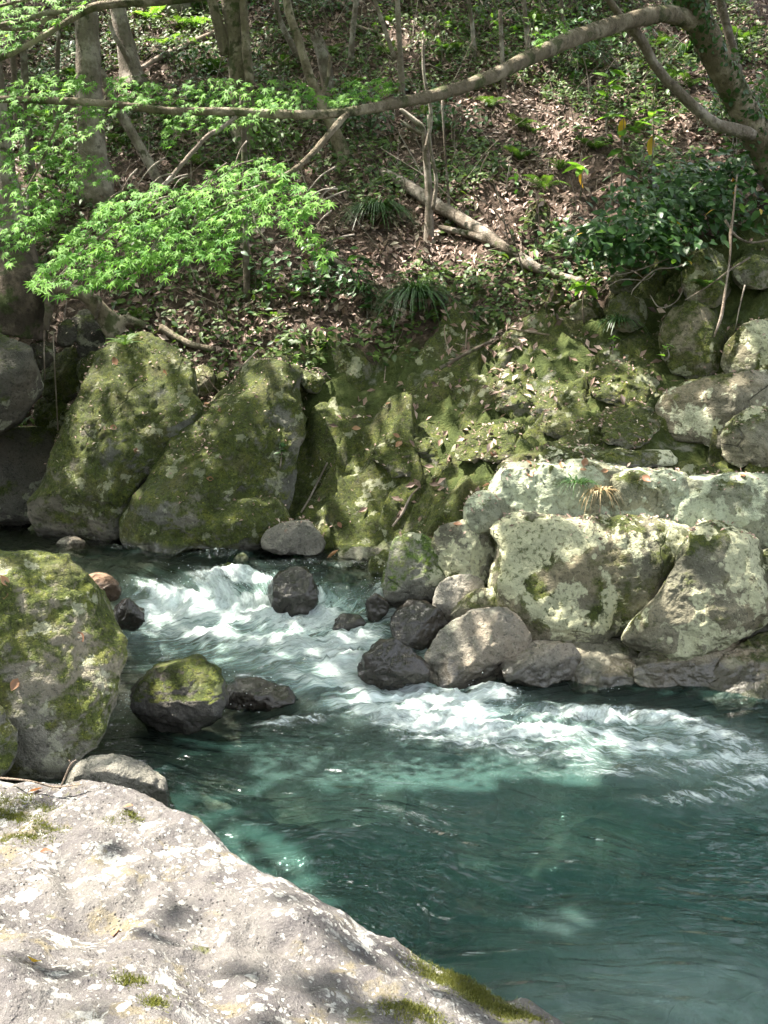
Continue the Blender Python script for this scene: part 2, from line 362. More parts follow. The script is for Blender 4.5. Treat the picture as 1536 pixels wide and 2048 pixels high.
M['left'] = rock_mat('left_boulder_rock', (0.20, 0.195, 0.16), moss=0.84, lichen=0.22, wl=0.0, wet=0.06, moss_col=(0.07, 0.09, 0.017), up=0.6)
M['fore'] = fore_mat('foreground_rock')
M['green_block'] = rock_mat('green_mossy_block', (0.17, 0.17, 0.14), moss=0.80, lichen=0.35, wl=0.35, wet=0.06, moss_col=(0.055, 0.095, 0.014), up=0.6, lscale=4.0)
M['brown'] = rock_mat('brown_wet_rock', (0.20, 0.125, 0.08), moss=0.0, lichen=0.0, wl=0.45)
M['ground'] = ground_mat('hillside_soil')
M['water'] = water_mat('stream_water')
M['bark'] = bark_mat('bark'); M['bark_pale'] = bark_mat('pale_bark', (0.24, 0.20, 0.16), (0.42, 0.37, 0.32), 0.1)
M['bark_moss'] = bark_mat('mossy_bark', (0.20, 0.165, 0.115), (0.36, 0.31, 0.235), 0.42)
M['dead'] = bark_mat('dead_wood', (0.28, 0.22, 0.17), (0.48, 0.40, 0.34), 0.0)
M['bark_dark'] = bark_mat('dark_bark', (0.07, 0.055, 0.042), (0.14, 0.11, 0.085), 0.45)
M['litter'] = litter_mat('leaf_litter')
M['maple'] = leaf_mat('maple_leaf', (0.075, 0.21, 0.035), (0.23, 0.42, 0.09), 0.48, rough=0.6, spec=0.2)
M['maple_o'] = leaf_mat('maple_leaf_single', (0.075, 0.21, 0.035), (0.23, 0.42, 0.09), 0.48, attr=None, rough=0.6, spec=0.2)
M['canopy'] = leaf_mat('canopy_leaf', (0.06, 0.15, 0.03), (0.11, 0.23, 0.05), 0.45)
M['fern'] = leaf_mat('fern_green', (0.035, 0.085, 0.018), (0.09, 0.16, 0.03), 0.4, attr=None)
M['shrub'] = leaf_mat('glossy_shrub_leaf', (0.022, 0.065, 0.018), (0.06, 0.14, 0.03), 0.3, attr=None, rough=0.42, spec=0.4)
M['shrub_s'] = leaf_mat('glossy_shrub_foliage', (0.022, 0.065, 0.018), (0.06, 0.14, 0.03), 0.3, rough=0.42, spec=0.35)
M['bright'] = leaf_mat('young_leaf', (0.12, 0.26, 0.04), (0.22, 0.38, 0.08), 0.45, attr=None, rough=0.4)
M['yellow'] = leaf_mat('yellow_leaf', (0.45, 0.33, 0.03), (0.60, 0.42, 0.05), 0.4, attr=None, tcol=(1.2, 1.0, 0.4))
M['grass'] = leaf_mat('grass_blade', (0.03, 0.075, 0.025), (0.08, 0.16, 0.05), 0.3, rough=0.4)
M['straw'] = leaf_mat('dry_straw', (0.30, 0.22, 0.11), (0.45, 0.35, 0.2), 0.2, tcol=(1, .9, .7))
M['deadleaf'] = leaf_mat('fallen_leaf', (0.20, 0.10, 0.055), (0.34, 0.20, 0.11), 0.25, attr=None, tcol=(1.2, .9, .6))
M['foamdrop'] = (lambda t: t.done(t.princ((0.85, 0.9, 0.9), 0.35, None, 0.5)))(NT('spray'))

# ---------------------------------------------------------------- hillside, banks and stream bed as one sheet
CP = [W(*a) for a in [
    (50,1050,9.6),(100,850,10.2),(-300,1040,9.7),(-300,800,10.3),(100,640,10.9),(100,400,13.0),(100,200,15.3),(100,0,18.0),(-300,640,11.0),(-300,400,13.2),(-300,0,18),
    (300,1085,9.1),(300,700,10.3),(320,660,10.4),
    (450,1085,8.9),(500,740,9.9),(550,650,10.2),(450,550,10.9),(450,300,13.5),(450,150,15.5),(450,0,17.8),
    (650,1090,8.7),(640,800,9.5),
    (780,1095,8.5),(800,980,8.75),(800,900,9.0),(800,800,9.45),(800,700,9.9),(800,600,10.5),(800,480,11.4),(800,350,12.8),(800,180,15.0),(800,0,17.3),
    (960,1040,7.9),(960,960,8.3),(960,860,8.9),(980,760,9.3),
    (1150,1040,7.35),(1150,938,8.0),(1150,900,8.35),(1150,800,8.8),(1150,700,9.35),(1150,580,10.0),(1150,450,11.2),(1150,200,14.2),(1150,0,17.2),
    (1330,640,9.35),(1330,560,9.7),(1330,480,10.0),(1330,330,11.7),
    (1500,1050,7.2),(1500,935,7.9),(1500,900,8.2),(1500,780,8.6),(1500,600,9.1),(1500,470,9.5),(1500,300,11.4),(1500,150,13.8),(1500,0,16.6),
    (1900,1060,7.0),(1900,930,7.8),(1900,780,8.4),(1900,600,9.0),(1900,300,11.3),(1900,0,16.4)]]
CP += [np.array(a) for a in [
    (0,4.5,-.85),(1.5,4.2,-.95),(2.5,5,-.8),(.6,3.5,-.75),(2,2.6,-.85),(4,4,-.9),(4,5.8,-.45),(1.5,5.9,-.45),(2.4,6.3,-.3),(.8,6.2,-.35),(-.5,5,-.65),(-1,5.3,-.4),
    (1.3,6.9,.25),(2.4,6.8,.25),(.55,7.2,.3),
    (-.6,6.2,-.2),(-1,6.9,.08),(.1,6.7,.05),(0,7.5,.28),(-1.2,7.8,.25),(0,8.2,.3),(-1.6,6.4,.0),(-2.5,8.4,.25),(-4.2,8.8,.2),(-8,9,.3),(-12,9.4,.4),
    (-1.9,5.4,-.2),(-2.8,5.4,.5),(-2.2,4.2,.0),(-1.6,3.2,-.1),(-2.6,3.2,.4),(-1,2,.0),(-1.5,0.5,.4),(-1,-1,.7),(.6,1.2,-.4),(1,0,-.1),(1,-1.5,.7),(0,-3,1.4),(-4,0,1.4),(-3.4,6.9,.6),(-5,7.2,1.0),(-8,7,1.4),(-5,4,1.5),
    (3,.5,-.7),(5,1,-.8),(7,3,-.8),(5,-2,.8),(9,0,.6),(7,5.3,-.4),(6,6.5,.3),(10,6,-.3),(10,8,1.8),(-12,14,4.5),(-12,7,1.8),(-12,3,2.4),(12,12,5.2),(12,3,-.6),(12,-2,1.2),
    (-12,26,13.2),(0,26,13.8),(12,26,14),(-12,36,20),(0,36,21),(12,36,21),(-9,18,7.8),(9,18,8.6),(0,-12,3.5),(-12,-12,4.5),(12,-12,3.5)]]
CP = np.array(CP)
class RBF:
    def __init__(s, P, v, lam=1e-3):
        n = len(P); D = np.linalg.norm(P[:, None] - P[None], axis=2); A = np.zeros((n + 3, n + 3))
        A[:n, :n] = -D + np.eye(n) * lam; Q = np.c_[np.ones(n), P]; A[:n, n:] = Q; A[n:, :n] = Q.T
        s.w = np.linalg.solve(A, np.r_[v, 0, 0, 0]); s.P = P
    def __call__(s, X):
        out = np.empty(len(X))
        for i in range(0, len(X), 20000):
            x = X[i:i + 20000]; D = np.sqrt(((x[:, None] - s.P[None]) ** 2).sum(2))
            out[i:i + 20000] = -D @ s.w[:-3] + s.w[-3] + x @ s.w[-2:]
        return out
_h = RBF(CP[:, :2], CP[:, 2], 0.03)
def ground_z(X):
    X = np.asarray(X, float); z = _h(X)
    P3 = np.c_[X, z]
    hill = sstep(9.3, 10.5, X[:, 1]); bank = sstep(7.6, 8.4, X[:, 1]) * (1 - hill)
    z = z + (0.17 * fbm(P3 * 0.9, 4) + 0.10 * ridged(P3 * 1.9, 3) - 0.04) * (0.2 + 0.8 * hill) + bank * (0.15 * ridged(P3 * np.array([1.5, 1.5, 2.6]) + 3, 4) + 0.07 * ridged(P3 * np.array([3.5, 3.5, 6.0]), 3) - 0.09)
    z = z + 0.03 * fbm(P3 * 5.0, 3)
    return z
def warp_axis(segs):
    out = []
    for a, b, st in segs: out.append(np.arange(a, b, st))
    return np.concatenate(out + [[segs[-1][1]]])
gx = warp_axis([(-14, -6, .3), (-6, 6, .05), (6, 14, .3)]); gy = warp_axis([(-13, 6, .3), (6, 8, .08), (8, 13, .042), (13, 20, .08), (20, 36, .4)])
GX, GY = np.meshgrid(gx, gy); XY = np.c_[GX.ravel(), GY.ravel()]
GZ = ground_z(XY)
def grid_faces(nx, ny):
    i = np.arange(nx * ny).reshape(ny, nx)
    return np.stack([i[:-1, :-1], i[:-1, 1:], i[1:, 1:], i[1:, :-1]], -1).reshape(-1, 4)
litz = sstep(9.4, 10.3, XY[:, 1] + 0.35 * perlin(np.c_[XY * 1.3, GZ * 0]) + 0.25 * sstep(0.5, 3, XY[:, 0]))
bedm = sstep(0.62, 0.35, GZ) * sstep(9.6, 8.2, XY[:, 1])
ground = build('ground', np.c_[XY, GZ], grid_faces(len(gx), len(gy)), M['ground'], attrs={'litter': litz, 'bed': bedm})
tag(ground, 'steep wooded hillside of leaf litter above the stream bed', kind='structure')
# surface height raster used to rest things and to find where sight lines land
HX0, HX1, HY0, HY1, HS = -7.0, 7.0, 0.0, 20.0, 0.05
hnx, hny = int((HX1 - HX0) / HS) + 1, int((HY1 - HY0) / HS) + 1
hgx, hgy = np.meshgrid(HX0 + HS * np.arange(hnx), HY0 + HS * np.arange(hny))
HT = ground_z(np.c_[hgx.ravel(), hgy.ravel()]).reshape(hny, hnx)
HM = HT.copy()                          # with rocks and water on top
def hsample(H, X):
    u = np.clip((X[:, 0] - HX0) / HS, 0, hnx - 1.001); v = np.clip((X[:, 1] - HY0) / HS, 0, hny - 1.001)
    i, j = u.astype(int), v.astype(int); a, b = u - i, v - j
    return (H[j, i] * (1 - a) * (1 - b) + H[j, i + 1] * a * (1 - b) + H[j + 1, i] * (1 - a) * b + H[j + 1, i + 1] * a * b)
def hit(px, py, H=None, lo=2.0):
    H = HT if H is None else H
    r = ray(px, py); r = r / r[1]; d = np.arange(lo, 19.5, 0.02); P = CAM + d[:, None] * r
    b = np.nonzero(P[:, 2] <= hsample(H, P[:, :2]))[0]
    return P[b[0]] if len(b) else P[-1]

# ---------------------------------------------------------------- water surface
WC = [WZ(a, b, z).tolist() for a, b, z in [
    (60,1080,.5),(200,1110,.5),(300,1100,.5),(480,1112,.5),(620,1120,.49),(740,1125,.49),(300,1150,.47),(180,1140,.49),
    (420,1140,.46),(520,1140,.46),(380,1165,.43),(470,1172,.36),(540,1175,.36),(300,1190,.38),(340,1210,.30),(420,1205,.30),(240,1190,.4),
    (640,1165,.44),(720,1175,.45),(760,1180,.44),(640,1215,.28),(700,1230,.26),(760,1215,.32),(520,1215,.26),(560,1240,.23),
    (270,1255,.18),(350,1262,.17),(450,1265,.19),(560,1275,.19),(650,1270,.20),(740,1270,.22),(800,1260,.24),(850,1310,.12),
    (270,1320,.10),(380,1310,.12),(500,1320,.14),(620,1330,.14),(700,1320,.14),(450,1365,.10),(560,1375,.09),(640,1380,.07),(720,1380,.04),(800,1365,.03),
    (330,1450,0),(450,1420,.0),(560,1420,.0),(650,1430,0),(850,1390,0),(950,1385,0),(250,1440,.01),(250,1380,.06),(1100,1400,0),(1300,1400,0),(1500,1420,0)]]
WC += [(x, y, 0) for x, y in [(0,4.6),(1,4.6),(2,4.6),(3,5),(4,5),(0,3.5),(2,3),(3,3.5),(5,3),(-1,5),(-1.5,4.4),(8,4),(1,2),(4,1),(10,4),(5,6.2),(10,7),(-2,3.4)]]
WC += [(x, y, .5) for x, y in [(-2,8.3),(-3,8.5),(-5,8.6),(-8,9),(-12,9.3),(-3,7.5),(1,8.3),(-6,10)]]
WC = np.array(WC); _w = RBF(WC[:, :2], WC[:, 2], 0.02)
def water_z(X): return np.clip(_w(np.asarray(X, float)), 0.0, 0.51)
def blob(px, py, cx, cy, rx, ry, ang=0.0):
    a = R(ang); dx, dy = px - cx, py - cy; u = (dx * math.cos(a) + dy * math.sin(a)) / rx; v = (-dx * math.sin(a) + dy * math.cos(a)) / ry
    return np.exp(-(u * u + v * v))
FOAM = [(460,1152,70,10,0,.75),(360,1215,80,30,18,1.0),(480,1225,90,26,0,.85),(600,1255,110,24,0,.7),(690,1300,90,34,-20,.75),(640,1320,110,36,20,.62),(740,1345,80,26,20,.75),(610,1365,80,16,15,.5),(560,1300,130,26,5,.6),(400,1275,120,22,5,.6),(290,1222,40,22,0,.8),(330,1245,70,16,0,.7),(440,1195,60,26,40,.75),(500,1165,60,12,0,.7),(560,1215,80,22,0,.85),(630,1210,25,30,0,.6),
        (520,1245,110,20,0,.7),(650,1245,80,18,0,.8),(700,1285,80,30,-20,.6),(600,1290,120,30,0,.45),(760,1205,18,35,0,.6),(770,1235,50,14,0,.6),(840,1290,18,40,-25,.55),
        (690,1350,50,14,10,.85),(720,1385,70,22,25,.8),(820,1400,100,28,20,.85),(900,1420,80,26,10,.9),(980,1400,55,18,0,.85),(780,1440,110,20,15,.75),(900,1460,140,18,5,.85),(1040,1475,110,14,-8,.75),
        (1180,1440,140,18,4,.7),(1330,1445,110,16,8,.7),(1440,1480,90,22,15,.6),(1150,1480,190,18,0,.6),(1300,1500,180,18,0,.5),(940,1495,150,10,8,.6),(1400,1540,120,20,0,.45),(1400,1600,130,18,0,.40),(1490,1525,110,26,8,.5),(1250,1545,200,16,0,.36),(1120,1520,120,12,5,.4),(1500,1570,80,20,0,.5),
        (440,1290,110,20,10,.45),(330,1275,60,12,0,.5),(370,1330,60,12,20,.25),(560,1340,80,20,30,.45),(500,1395,60,8,0,.55),(300,1430,60,10,0,.45),(590,1447,70,9,-4,.6),(255,1410,14,20,0,.5),(520,1370,30,14,20,.45),(1010,1560,120,40,0,.12),(640,1500,150,30,0,.10),
        (440,1108,50,5,0,.4),(260,1095,60,4,0,.35),(600,1125,80,5,0,.3),(700,1128,50,5,0,.25)]
MILK_SUN = [(680,1330,170,64,15,.95),(330,1260,120,40,0,.6),(600,1270,260,80,8,1.0),(560,1215,150,36,0,.7),(400,1230,150,40,10,.7),(720,1320,130,60,25,.7),(860,1420,230,55,10,.85),(1150,1470,260,48,2,.7),(1380,1520,200,60,5,.5),(430,1320,180,45,10,.45),(520,1170,80,25,0,.6),(300,1430,70,14,0,.3),(1120,1850,60,26,0,.28),(1380,1970,280,90,0,.32),(1200,2040,300,70,0,.32),(760,1560,300,80,0,.08),(640,1530,160,50,0,.12)]  # aerated water, plus sunlit patches painted pale into the lower pool
wx = warp_axis([(-14, -3.4, .25), (-3.4, 4.0, .022), (4.0, 14, .25)]); wy = warp_axis([(-3, 2.6, .25), (2.6, 9.9, .022), (9.9, 11, .2)])
WX, WY = np.meshgrid(wx, wy); WXY = np.c_[WX.ravel(), WY.ravel()]
wz0 = water_z(WXY)
def water_fields(XY, z):
    px, py, _ = pix(np.c_[XY, z]); ok = XY[:, 1] > 1.5
    foam = np.zeros(len(XY)); milk_sun = np.zeros(len(XY))
    for cx, cy, rx, ry, an, s in FOAM: foam = np.maximum(foam, s * blob(px, py, cx, cy, rx * 1.15, ry * 1.25, an))
    for cx, cy, rx, ry, an, s in MILK_SUN: milk_sun = 1 - (1 - milk_sun) * (1 - s * blob(px, py, cx, cy, rx, ry, an))
    return foam * ok, milk_sun * ok
foam, milk_sun = water_fields(WXY, wz0)
# current: runs from upper left down the rapid, then swings to the right
ang = sstep(7.3, 5.6, WXY[:, 1]); 
P3 = np.c_[WXY, wz0 * 0]
slope = np.clip((wz0 > 0.02) * (wz0 < 0.47), 0, 1)
rough = np.clip(foam * 1.2 + 0.25 * milk_sun, 0, 1)
k = 0.55 + 0.45 * ang
warp = np.c_[fbm(P3 * 0.8 + 5, 2), fbm(P3 * 0.8 + 31, 2)] * 0.32
# flow coordinates: in the rapid u runs towards the viewer, in the pool u runs to the right
u_pool = WXY[:, 0] * 0.96 + WXY[:, 1] * -0.25; v_pool = WXY[:, 1] * 0.96 + WXY[:, 0] * 0.25
u_rap = -WXY[:, 1] * 0.9 + WXY[:, 0] * 0.45; v_rap = WXY[:, 0] * 0.9 + WXY[:, 1] * 0.45
flow = np.c_[u_pool * ang + u_rap * (1 - ang) + warp[:, 0], v_pool * ang + v_rap * (1 - ang) + warp[:, 1], WXY[:, 0] * 0]
F3 = np.c_[flow[:, 0] * 1.6, flow[:, 1] * 5.0, flow[:, 0] * 0]
disp = 0.012 * fbm(F3 * 0.7, 3) + 0.006 * fbm(F3 * 2.2, 3)
disp += rough * (0.055 * fbm(P3 * np.array([3.2, 4.5, 1]), 4) + 0.035 * ridged(F3 * 1.5, 3) + 0.024 * ridged(P3 * 13, 3))
wz = wz0 + disp
depth = np.clip(wz0 - ground_z(WXY), 0, 3)
water = build('water', np.c_[WXY, wz], grid_faces(len(wx), len(wy)), M['water'],
              attrs={'foam': foam, 'milk_sun': milk_sun, 'depth': depth, 'rough': rough, 'flow': flow})
tag(water, 'clear turquoise stream with white rapids running into a pool', kind='structure')
HM = np.maximum(HM, water_z(np.c_[hgx.ravel(), hgy.ravel()]).reshape(hny, hnx))

# ---------------------------------------------------------------- rocks
_cs = {}
def cubesphere(K):
    if K in _cs: return _cs[K]
    idx = {}; V = []; F = []
    t = np.tan(np.linspace(-1, 1, K + 1) * math.pi / 4)
    def vid(p):
        k = tuple(np.round(p, 6))
        if k not in idx: idx[k] = len(V); V.append(p)
        return idx[k]
    for ax in range(3):
        for sg in (-1, 1):
            ids = np.empty((K + 1, K + 1), int)
            for a in range(K + 1):
                for b in range(K + 1):
                    p = [0, 0, 0]; p[ax] = sg; p[(ax + 1) % 3] = t[a]; p[(ax + 2) % 3] = t[b]
                    ids[a, b] = vid(p)
            for a in range(K):
                for b in range(K):
                    q = [ids[a, b], ids[a + 1, b], ids[a + 1, b + 1], ids[a, b + 1]]
                    F.append(q if sg > 0 else q[::-1])
    V = np.array(V, float); V /= np.linalg.norm(V, axis=1)[:, None]
    _cs[K] = (V, np.array(F)); return _cs[K]
def smooth_poly(P, it=1):
    for _ in range(it):
        Q = np.roll(P, -1, 0); P = np.stack([0.8 * P + 0.2 * Q, 0.2 * P + 0.8 * Q], 1).reshape(-1, 2)
    return P
VIS = []                                # visible ground, water and stone, used to find where the sun patches fall
def raster(V):
    global HM
    VIS.append(V)
    i = np.round((V[:, 0] - HX0) / HS).astype(int); j = np.round((V[:, 1] - HY0) / HS).astype(int)
    ok = (i >= 0) & (i < hnx) & (j >= 0) & (j < hny)
    np.maximum.at(HM, (j[ok], i[ok]), V[ok, 2])
ROCKS = {}
def rock(name, outline, d, mat, label, lean=0.25, yaw=0.0, thick=None, n=2.6, amp=0.05, facets=5, seed=0, K=34, cut=0.72, group=None, tilt=0.0, cat='rock', chisel=0.75, cells=16, grow=1.05, sink=0.0):
    """A stone whose outline is known: it stands at distance d (its foot), leans back, and has real thickness front and back."""
    o = np.array(outline, float); rs = np.random.default_rng(100 + seed + int(o.sum()) % 997)
    d = hit(o[:, 0].mean(), o[:, 1].max() - 4)[1] - .03 if d is None else d
    zb = W(o[:, 0].mean(), o[:, 1].max(), d)[2]; xc = W(o[:, 0].mean(), o[:, 1].mean(), d)[0]
    nrm = np.array([-yaw, 1.0, -lean]); P0 = np.array([xc, d, zb])
    pts = []
    for a, b in o:
        r = ray(a, b); pts.append(CAM + r * (((P0 - CAM) @ nrm) / (r @ nrm)))
    pts = np.array(pts); C = 0.5 * (pts.max(0) + pts.min(0))
    area = 0.5 * ((pts.max(0) - pts.min(0))[0] + (pts.max(0) - pts.min(0))[2])
    T = thick if thick else 0.42 * area
    nn = nrm / np.linalg.norm(nrm); e1 = np.cross([0, 0, 1.0], nn); e1 = -e1 / np.linalg.norm(e1)
    if e1[0] < 0: e1 = -e1
    e2 = np.cross(e1, nn); e2 = e2 if e2[2] > 0 else -e2
    e3 = CAM - C; e3[2] -= tilt; e3 /= np.linalg.norm(e3)
    uv = smooth_poly(np.c_[(pts - C) @ e1, (pts - C) @ e2], 2)
    A, B = uv, np.roll(uv, -1, 0)
    th = np.linspace(0, 2 * math.pi, 256, endpoint=False); D = np.c_[np.cos(th), np.sin(th)]
    E = B - A; den = D[:, None, 0] * E[None, :, 1] - D[:, None, 1] * E[None, :, 0]; den = np.where(np.abs(den) < 1e-9, 1e-9, den)
    tt = (A[None, :, 0] * E[None, :, 1] - A[None, :, 1] * E[None, :, 0]) / den
    ss_ = (A[None, :, 0] * D[:, None, 1] - A[None, :, 1] * D[:, None, 0]) / den
    tt = np.where((ss_ >= -1e-6) & (ss_ <= 1 + 1e-6) & (tt > 0), tt, 0); rad = tt.max(1)
    rad = np.where(rad <= 0, np.median(rad), rad)
    V, F = cubesphere(K)
    x, y, z = V[:, 0], V[:, 1], V[:, 2]; theta = np.arctan2(y, x) % (2 * math.pi); rho = np.sqrt(x * x + y * y)
    rr = np.interp(theta, np.r_[th, 2 * math.pi], np.r_[rad, rad[0]])
    q = (rho ** n + np.abs(z) ** n) ** (-1.0 / n); s, c = rho * q, z * q
    rr = rr * grow; p = np.c_[s * rr * np.cos(theta), s * rr * np.sin(theta), c * T]
    rm = rad.mean()
    if chisel > 0:                                            # planes of old fractures meeting in worn edges
        nc = cells; cdir = rs.normal(size=(nc * 2, 3)); cdir[:, 2] = np.abs(cdir[:, 2]) * np.where(np.arange(nc * 2) % 4 == 0, -1, 1); cdir /= np.linalg.norm(cdir, axis=1)[:, None]
        ic = (V @ cdir.T).argmax(0); cp = p[ic]; cn = cp / np.array([rm ** 2, rm ** 2, T ** 2]); cn /= np.linalg.norm(cn, axis=1)[:, None] + 1e-9
        cn += rs.normal(0, .16, cn.shape); cn /= np.linalg.norm(cn, axis=1)[:, None]; cp = cp - cn * rs.uniform(0, .10, (len(cp), 1)) * rm
        dd2 = ((p[:, None] - cp[None]) ** 2).sum(2); wgt = np.exp(-(dd2 - dd2.min(1)[:, None]) / (.0 + (.10 * rm) ** 2 * 2.5)); wgt /= wgt.sum(1)[:, None]
        hh = ((p[:, None] - cp[None]) * cn[None]).sum(2); mv = -(wgt * hh)[..., None] * cn[None]; mv = mv.sum(1)
        lim = .28 * rm; ml = np.linalg.norm(mv, axis=1); mv *= np.minimum(1, lim / (ml + 1e-9))[:, None]
        edge = .35 + .65 * sstep(0.05, 0.6, np.abs(c)); p = p + chisel * mv * edge[:, None]
    for _ in range(facets):                                   # broken faces, mostly on the near side
        a = rs.uniform(0, 2 * math.pi); m = rs.uniform(0.25, 0.9)
        f = np.array([math.cos(a) * m, math.sin(a) * m, 1.0]); f /= np.linalg.norm(f)
        h = p @ f; off = h.max() * rs.uniform(cut, cut + 0.18); ex = np.maximum(h - off, 0)
        p = p - f * (ex * 0.95)[:, None]
    for _ in range(2):
        f = rs.normal(size=3); f[2] = -abs(f[2]); f /= np.linalg.norm(f); h = p @ f; off = h.max() * 0.8; p = p - f * (np.maximum(h - off, 0) * 0.8)[:, None]
    P = C + p[:, :1] * e1 + p[:, 1:2] * e2 + p[:, 2:] * e3
    dirn = p / (np.linalg.norm(p, axis=1)[:, None] + 1e-6); dirn = dirn[:, :1] * e1 + dirn[:, 1:2] * e2 + dirn[:, 2:] * e3
    sc = 1.0 / max(rm, 0.08)
    dsp = amp * rm * (0.9 * fbm(P * 0.9 * sc + seed, 3) + 0.55 * ridged(P * 1.6 * sc + seed, 3) - 0.25) + 0.016 * fbm(P * 7 + seed, 3) * min(1, rm / .25) + 0.012 * ridged(P * 11 + seed, 3) * min(1, rm / .25) + 0.005 * ridged(P * 26, 2)
    dsp *= 0.45 + 0.55 * sstep(0.0, 0.5, np.abs(c))
    P = P + dirn * dsp[:, None]; P[:, 2] -= sink
    ob = build(name, P, F, mat, origin=np.array([C[0], C[1], P[:, 2].min()]))
    tag(ob, label, cat, group); raster(P); return ob
VIS += [np.c_[XY, GZ], np.c_[WXY, wz0]]
# far left, under the trees
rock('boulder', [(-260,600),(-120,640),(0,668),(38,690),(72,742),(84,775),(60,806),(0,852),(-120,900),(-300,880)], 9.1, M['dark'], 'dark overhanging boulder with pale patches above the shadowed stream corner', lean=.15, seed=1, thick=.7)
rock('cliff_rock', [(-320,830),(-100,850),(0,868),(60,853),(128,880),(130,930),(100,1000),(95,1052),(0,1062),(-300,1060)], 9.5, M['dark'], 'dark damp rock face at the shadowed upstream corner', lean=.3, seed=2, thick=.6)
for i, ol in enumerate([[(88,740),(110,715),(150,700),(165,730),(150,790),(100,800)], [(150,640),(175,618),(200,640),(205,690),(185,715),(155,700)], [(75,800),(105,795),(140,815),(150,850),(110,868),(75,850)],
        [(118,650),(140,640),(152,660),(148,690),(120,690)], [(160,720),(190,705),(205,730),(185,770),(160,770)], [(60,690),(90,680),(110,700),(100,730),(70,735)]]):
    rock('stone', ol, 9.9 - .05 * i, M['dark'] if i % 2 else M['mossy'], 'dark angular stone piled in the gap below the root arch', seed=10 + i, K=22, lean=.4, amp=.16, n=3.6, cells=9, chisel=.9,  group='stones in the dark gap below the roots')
# the two great mossy boulders
rock('boulder', [(238,692),(300,674),(358,690),(384,728),(392,800),(398,842),(362,872),(332,920),(272,985),(252,1068),(165,1082),(82,1070),(74,1022),(82,980),(108,918),(150,842),(168,790),(192,732)], 8.75, M['mossy'],
     'tall mossy boulder standing upright beside the shadowed upstream corner', lean=.34, seed=3, thick=.62, K=84, amp=.10, cut=.66, facets=6, cells=26)
rock('boulder', [(500,736),(562,731),(588,766),(600,826),(592,900),(574,1000),(545,1086),(450,1094),(395,1098),(320,1096),(248,1086),(256,1020),(300,960),(326,925),(346,884),(402,845),(436,786)], 8.35, M['mossy'],
     'broad mossy boulder sloping down to the water with a bare grey foot', lean=.62, seed=4, thick=.5, K=84, amp=.11, cut=.7, facets=5, cells=28)
rock('rock', [(392,1040),(440,1012),(500,1000),(548,996),(575,1030),(560,1082),(500,1098),(398,1098)], 8.25, M['mossy'], 'low moss covered rock with a pale bare streak at the foot of the broad boulder', lean=.5, seed=5, thick=.3, K=30)
for i, ol in enumerate([[(385,742),(410,730),(428,745),(425,780),(402,795),(388,775)], [(428,760),(446,742),(458,755),(450,775),(432,785)], [(272,985),(290,964),(300,970),(296,990),(276,998)], [(592,735),(622,745),(650,752),(640,785),(606,778)]]):
    rock('stone', ol, [9.5, 9.6, 8.55, 9.45][i], M['mossy_dry'], ['pale stone wedged on top between the two great mossy boulders', 'small mossy stone beside the pale wedged stone', 'small grey stone jammed in the crack between the great mossy boulders', 'sunlit yellow-green mossy stone above the broad boulder'][i], seed=20 + i, K=18, lean=.4)
# bedrock bank in the middle
OUT = [([(590,840),(630,795),(700,760),(780,745),(830,770),(820,840),(760,890),(690,920),(620,930),(590,900)], 9.0, 'wide dark mossy bedrock hump right of the broad boulder'),
       ([(560,960),(600,925),(690,905),(760,915),(790,960),(770,1030),(700,1070),(620,1060),(570,1030)], 8.45, 'mossy bedrock slope with pale lichen spots above the small grey triangular stone'),
       ([(740,1000),(790,940),(870,925),(940,945),(985,985),(960,1040),(880,1070),(790,1080),(745,1060)], 8.05, 'dark mossy bedrock with white lichen patches beside the square mossy block'),
       ([(780,790),(830,750),(920,740),(990,760),(1020,800),(980,850),(900,870),(820,860)], 9.1, 'mossy outcrop below the leaf covered slope'),
       ([(740,905),(790,870),(840,855),(910,870),(930,910),(880,945),(800,945)], 8.65, 'knobbly pale topped mossy outcrop in the middle of the bank'),
       ([(640,760),(690,725),(760,705),(840,700),(880,720),(840,755),(740,775),(670,790)], 9.5, 'long low mossy rock under the grass tussock'),
       ([(912,912),(940,880),(990,855),(1050,845),(1068,870),(1050,900),(1000,915),(930,922)], 8.5, 'bright sunlit wedge of mossy rock on the bank'),
       ([(1000,750),(1040,735),(1070,750),(1090,790),(1060,830),(1010,830),(985,800)], 9.0, 'pale sunlit cornered rock at the top of the mossy bank'),
       ([(1070,850),(1080,800),(1120,760),(1170,750),(1200,790),(1190,850),(1130,880)], 8.7, 'jagged mossy rock with pale broken faces'),
       ([(1180,760),(1210,735),(1270,720),(1310,730),(1320,775),(1270,800),(1210,800)], 8.9, 'blocky sunlit rock in front of the undercut bank'),
       ([(1140,860),(1170,830),(1220,835),(1235,870),(1200,895),(1150,890)], 8.5, 'rounded mossy stone with a pale cap above the ledge'),
       ([(1200,830),(1235,805),(1290,810),(1305,850),(1280,890),(1220,890)], 8.55, 'mossy stone against the bedded slab'),
       ([(980,940),(1060,905),(1140,895),(1240,900),(1330,905),(1340,930),(1200,940),(1050,950)], 8.1, 'low lichen spotted shelf at the back of the ledge'),
       ([(1060,690),(1110,665),(1160,670),(1180,700),(1130,725),(1070,720)], 9.35, 'small mossy rock among dead leaves above the bank'),
       ([(880,720),(930,700),(985,705),(1000,740),(940,760),(885,755)], 9.45, 'flat mossy rock half covered in dead leaves'),
       ([(780,1000),(840,985),(900,1000),(905,1040),(850,1060),(790,1050)], 7.95, 'small mossy shoulder of bedrock above the square mossy block'),
       ([(610,900),(660,885),(720,890),(730,925),(680,945),(620,940)], 8.7, 'mossy ledge with a sunlit rim at the centre of the bank')]
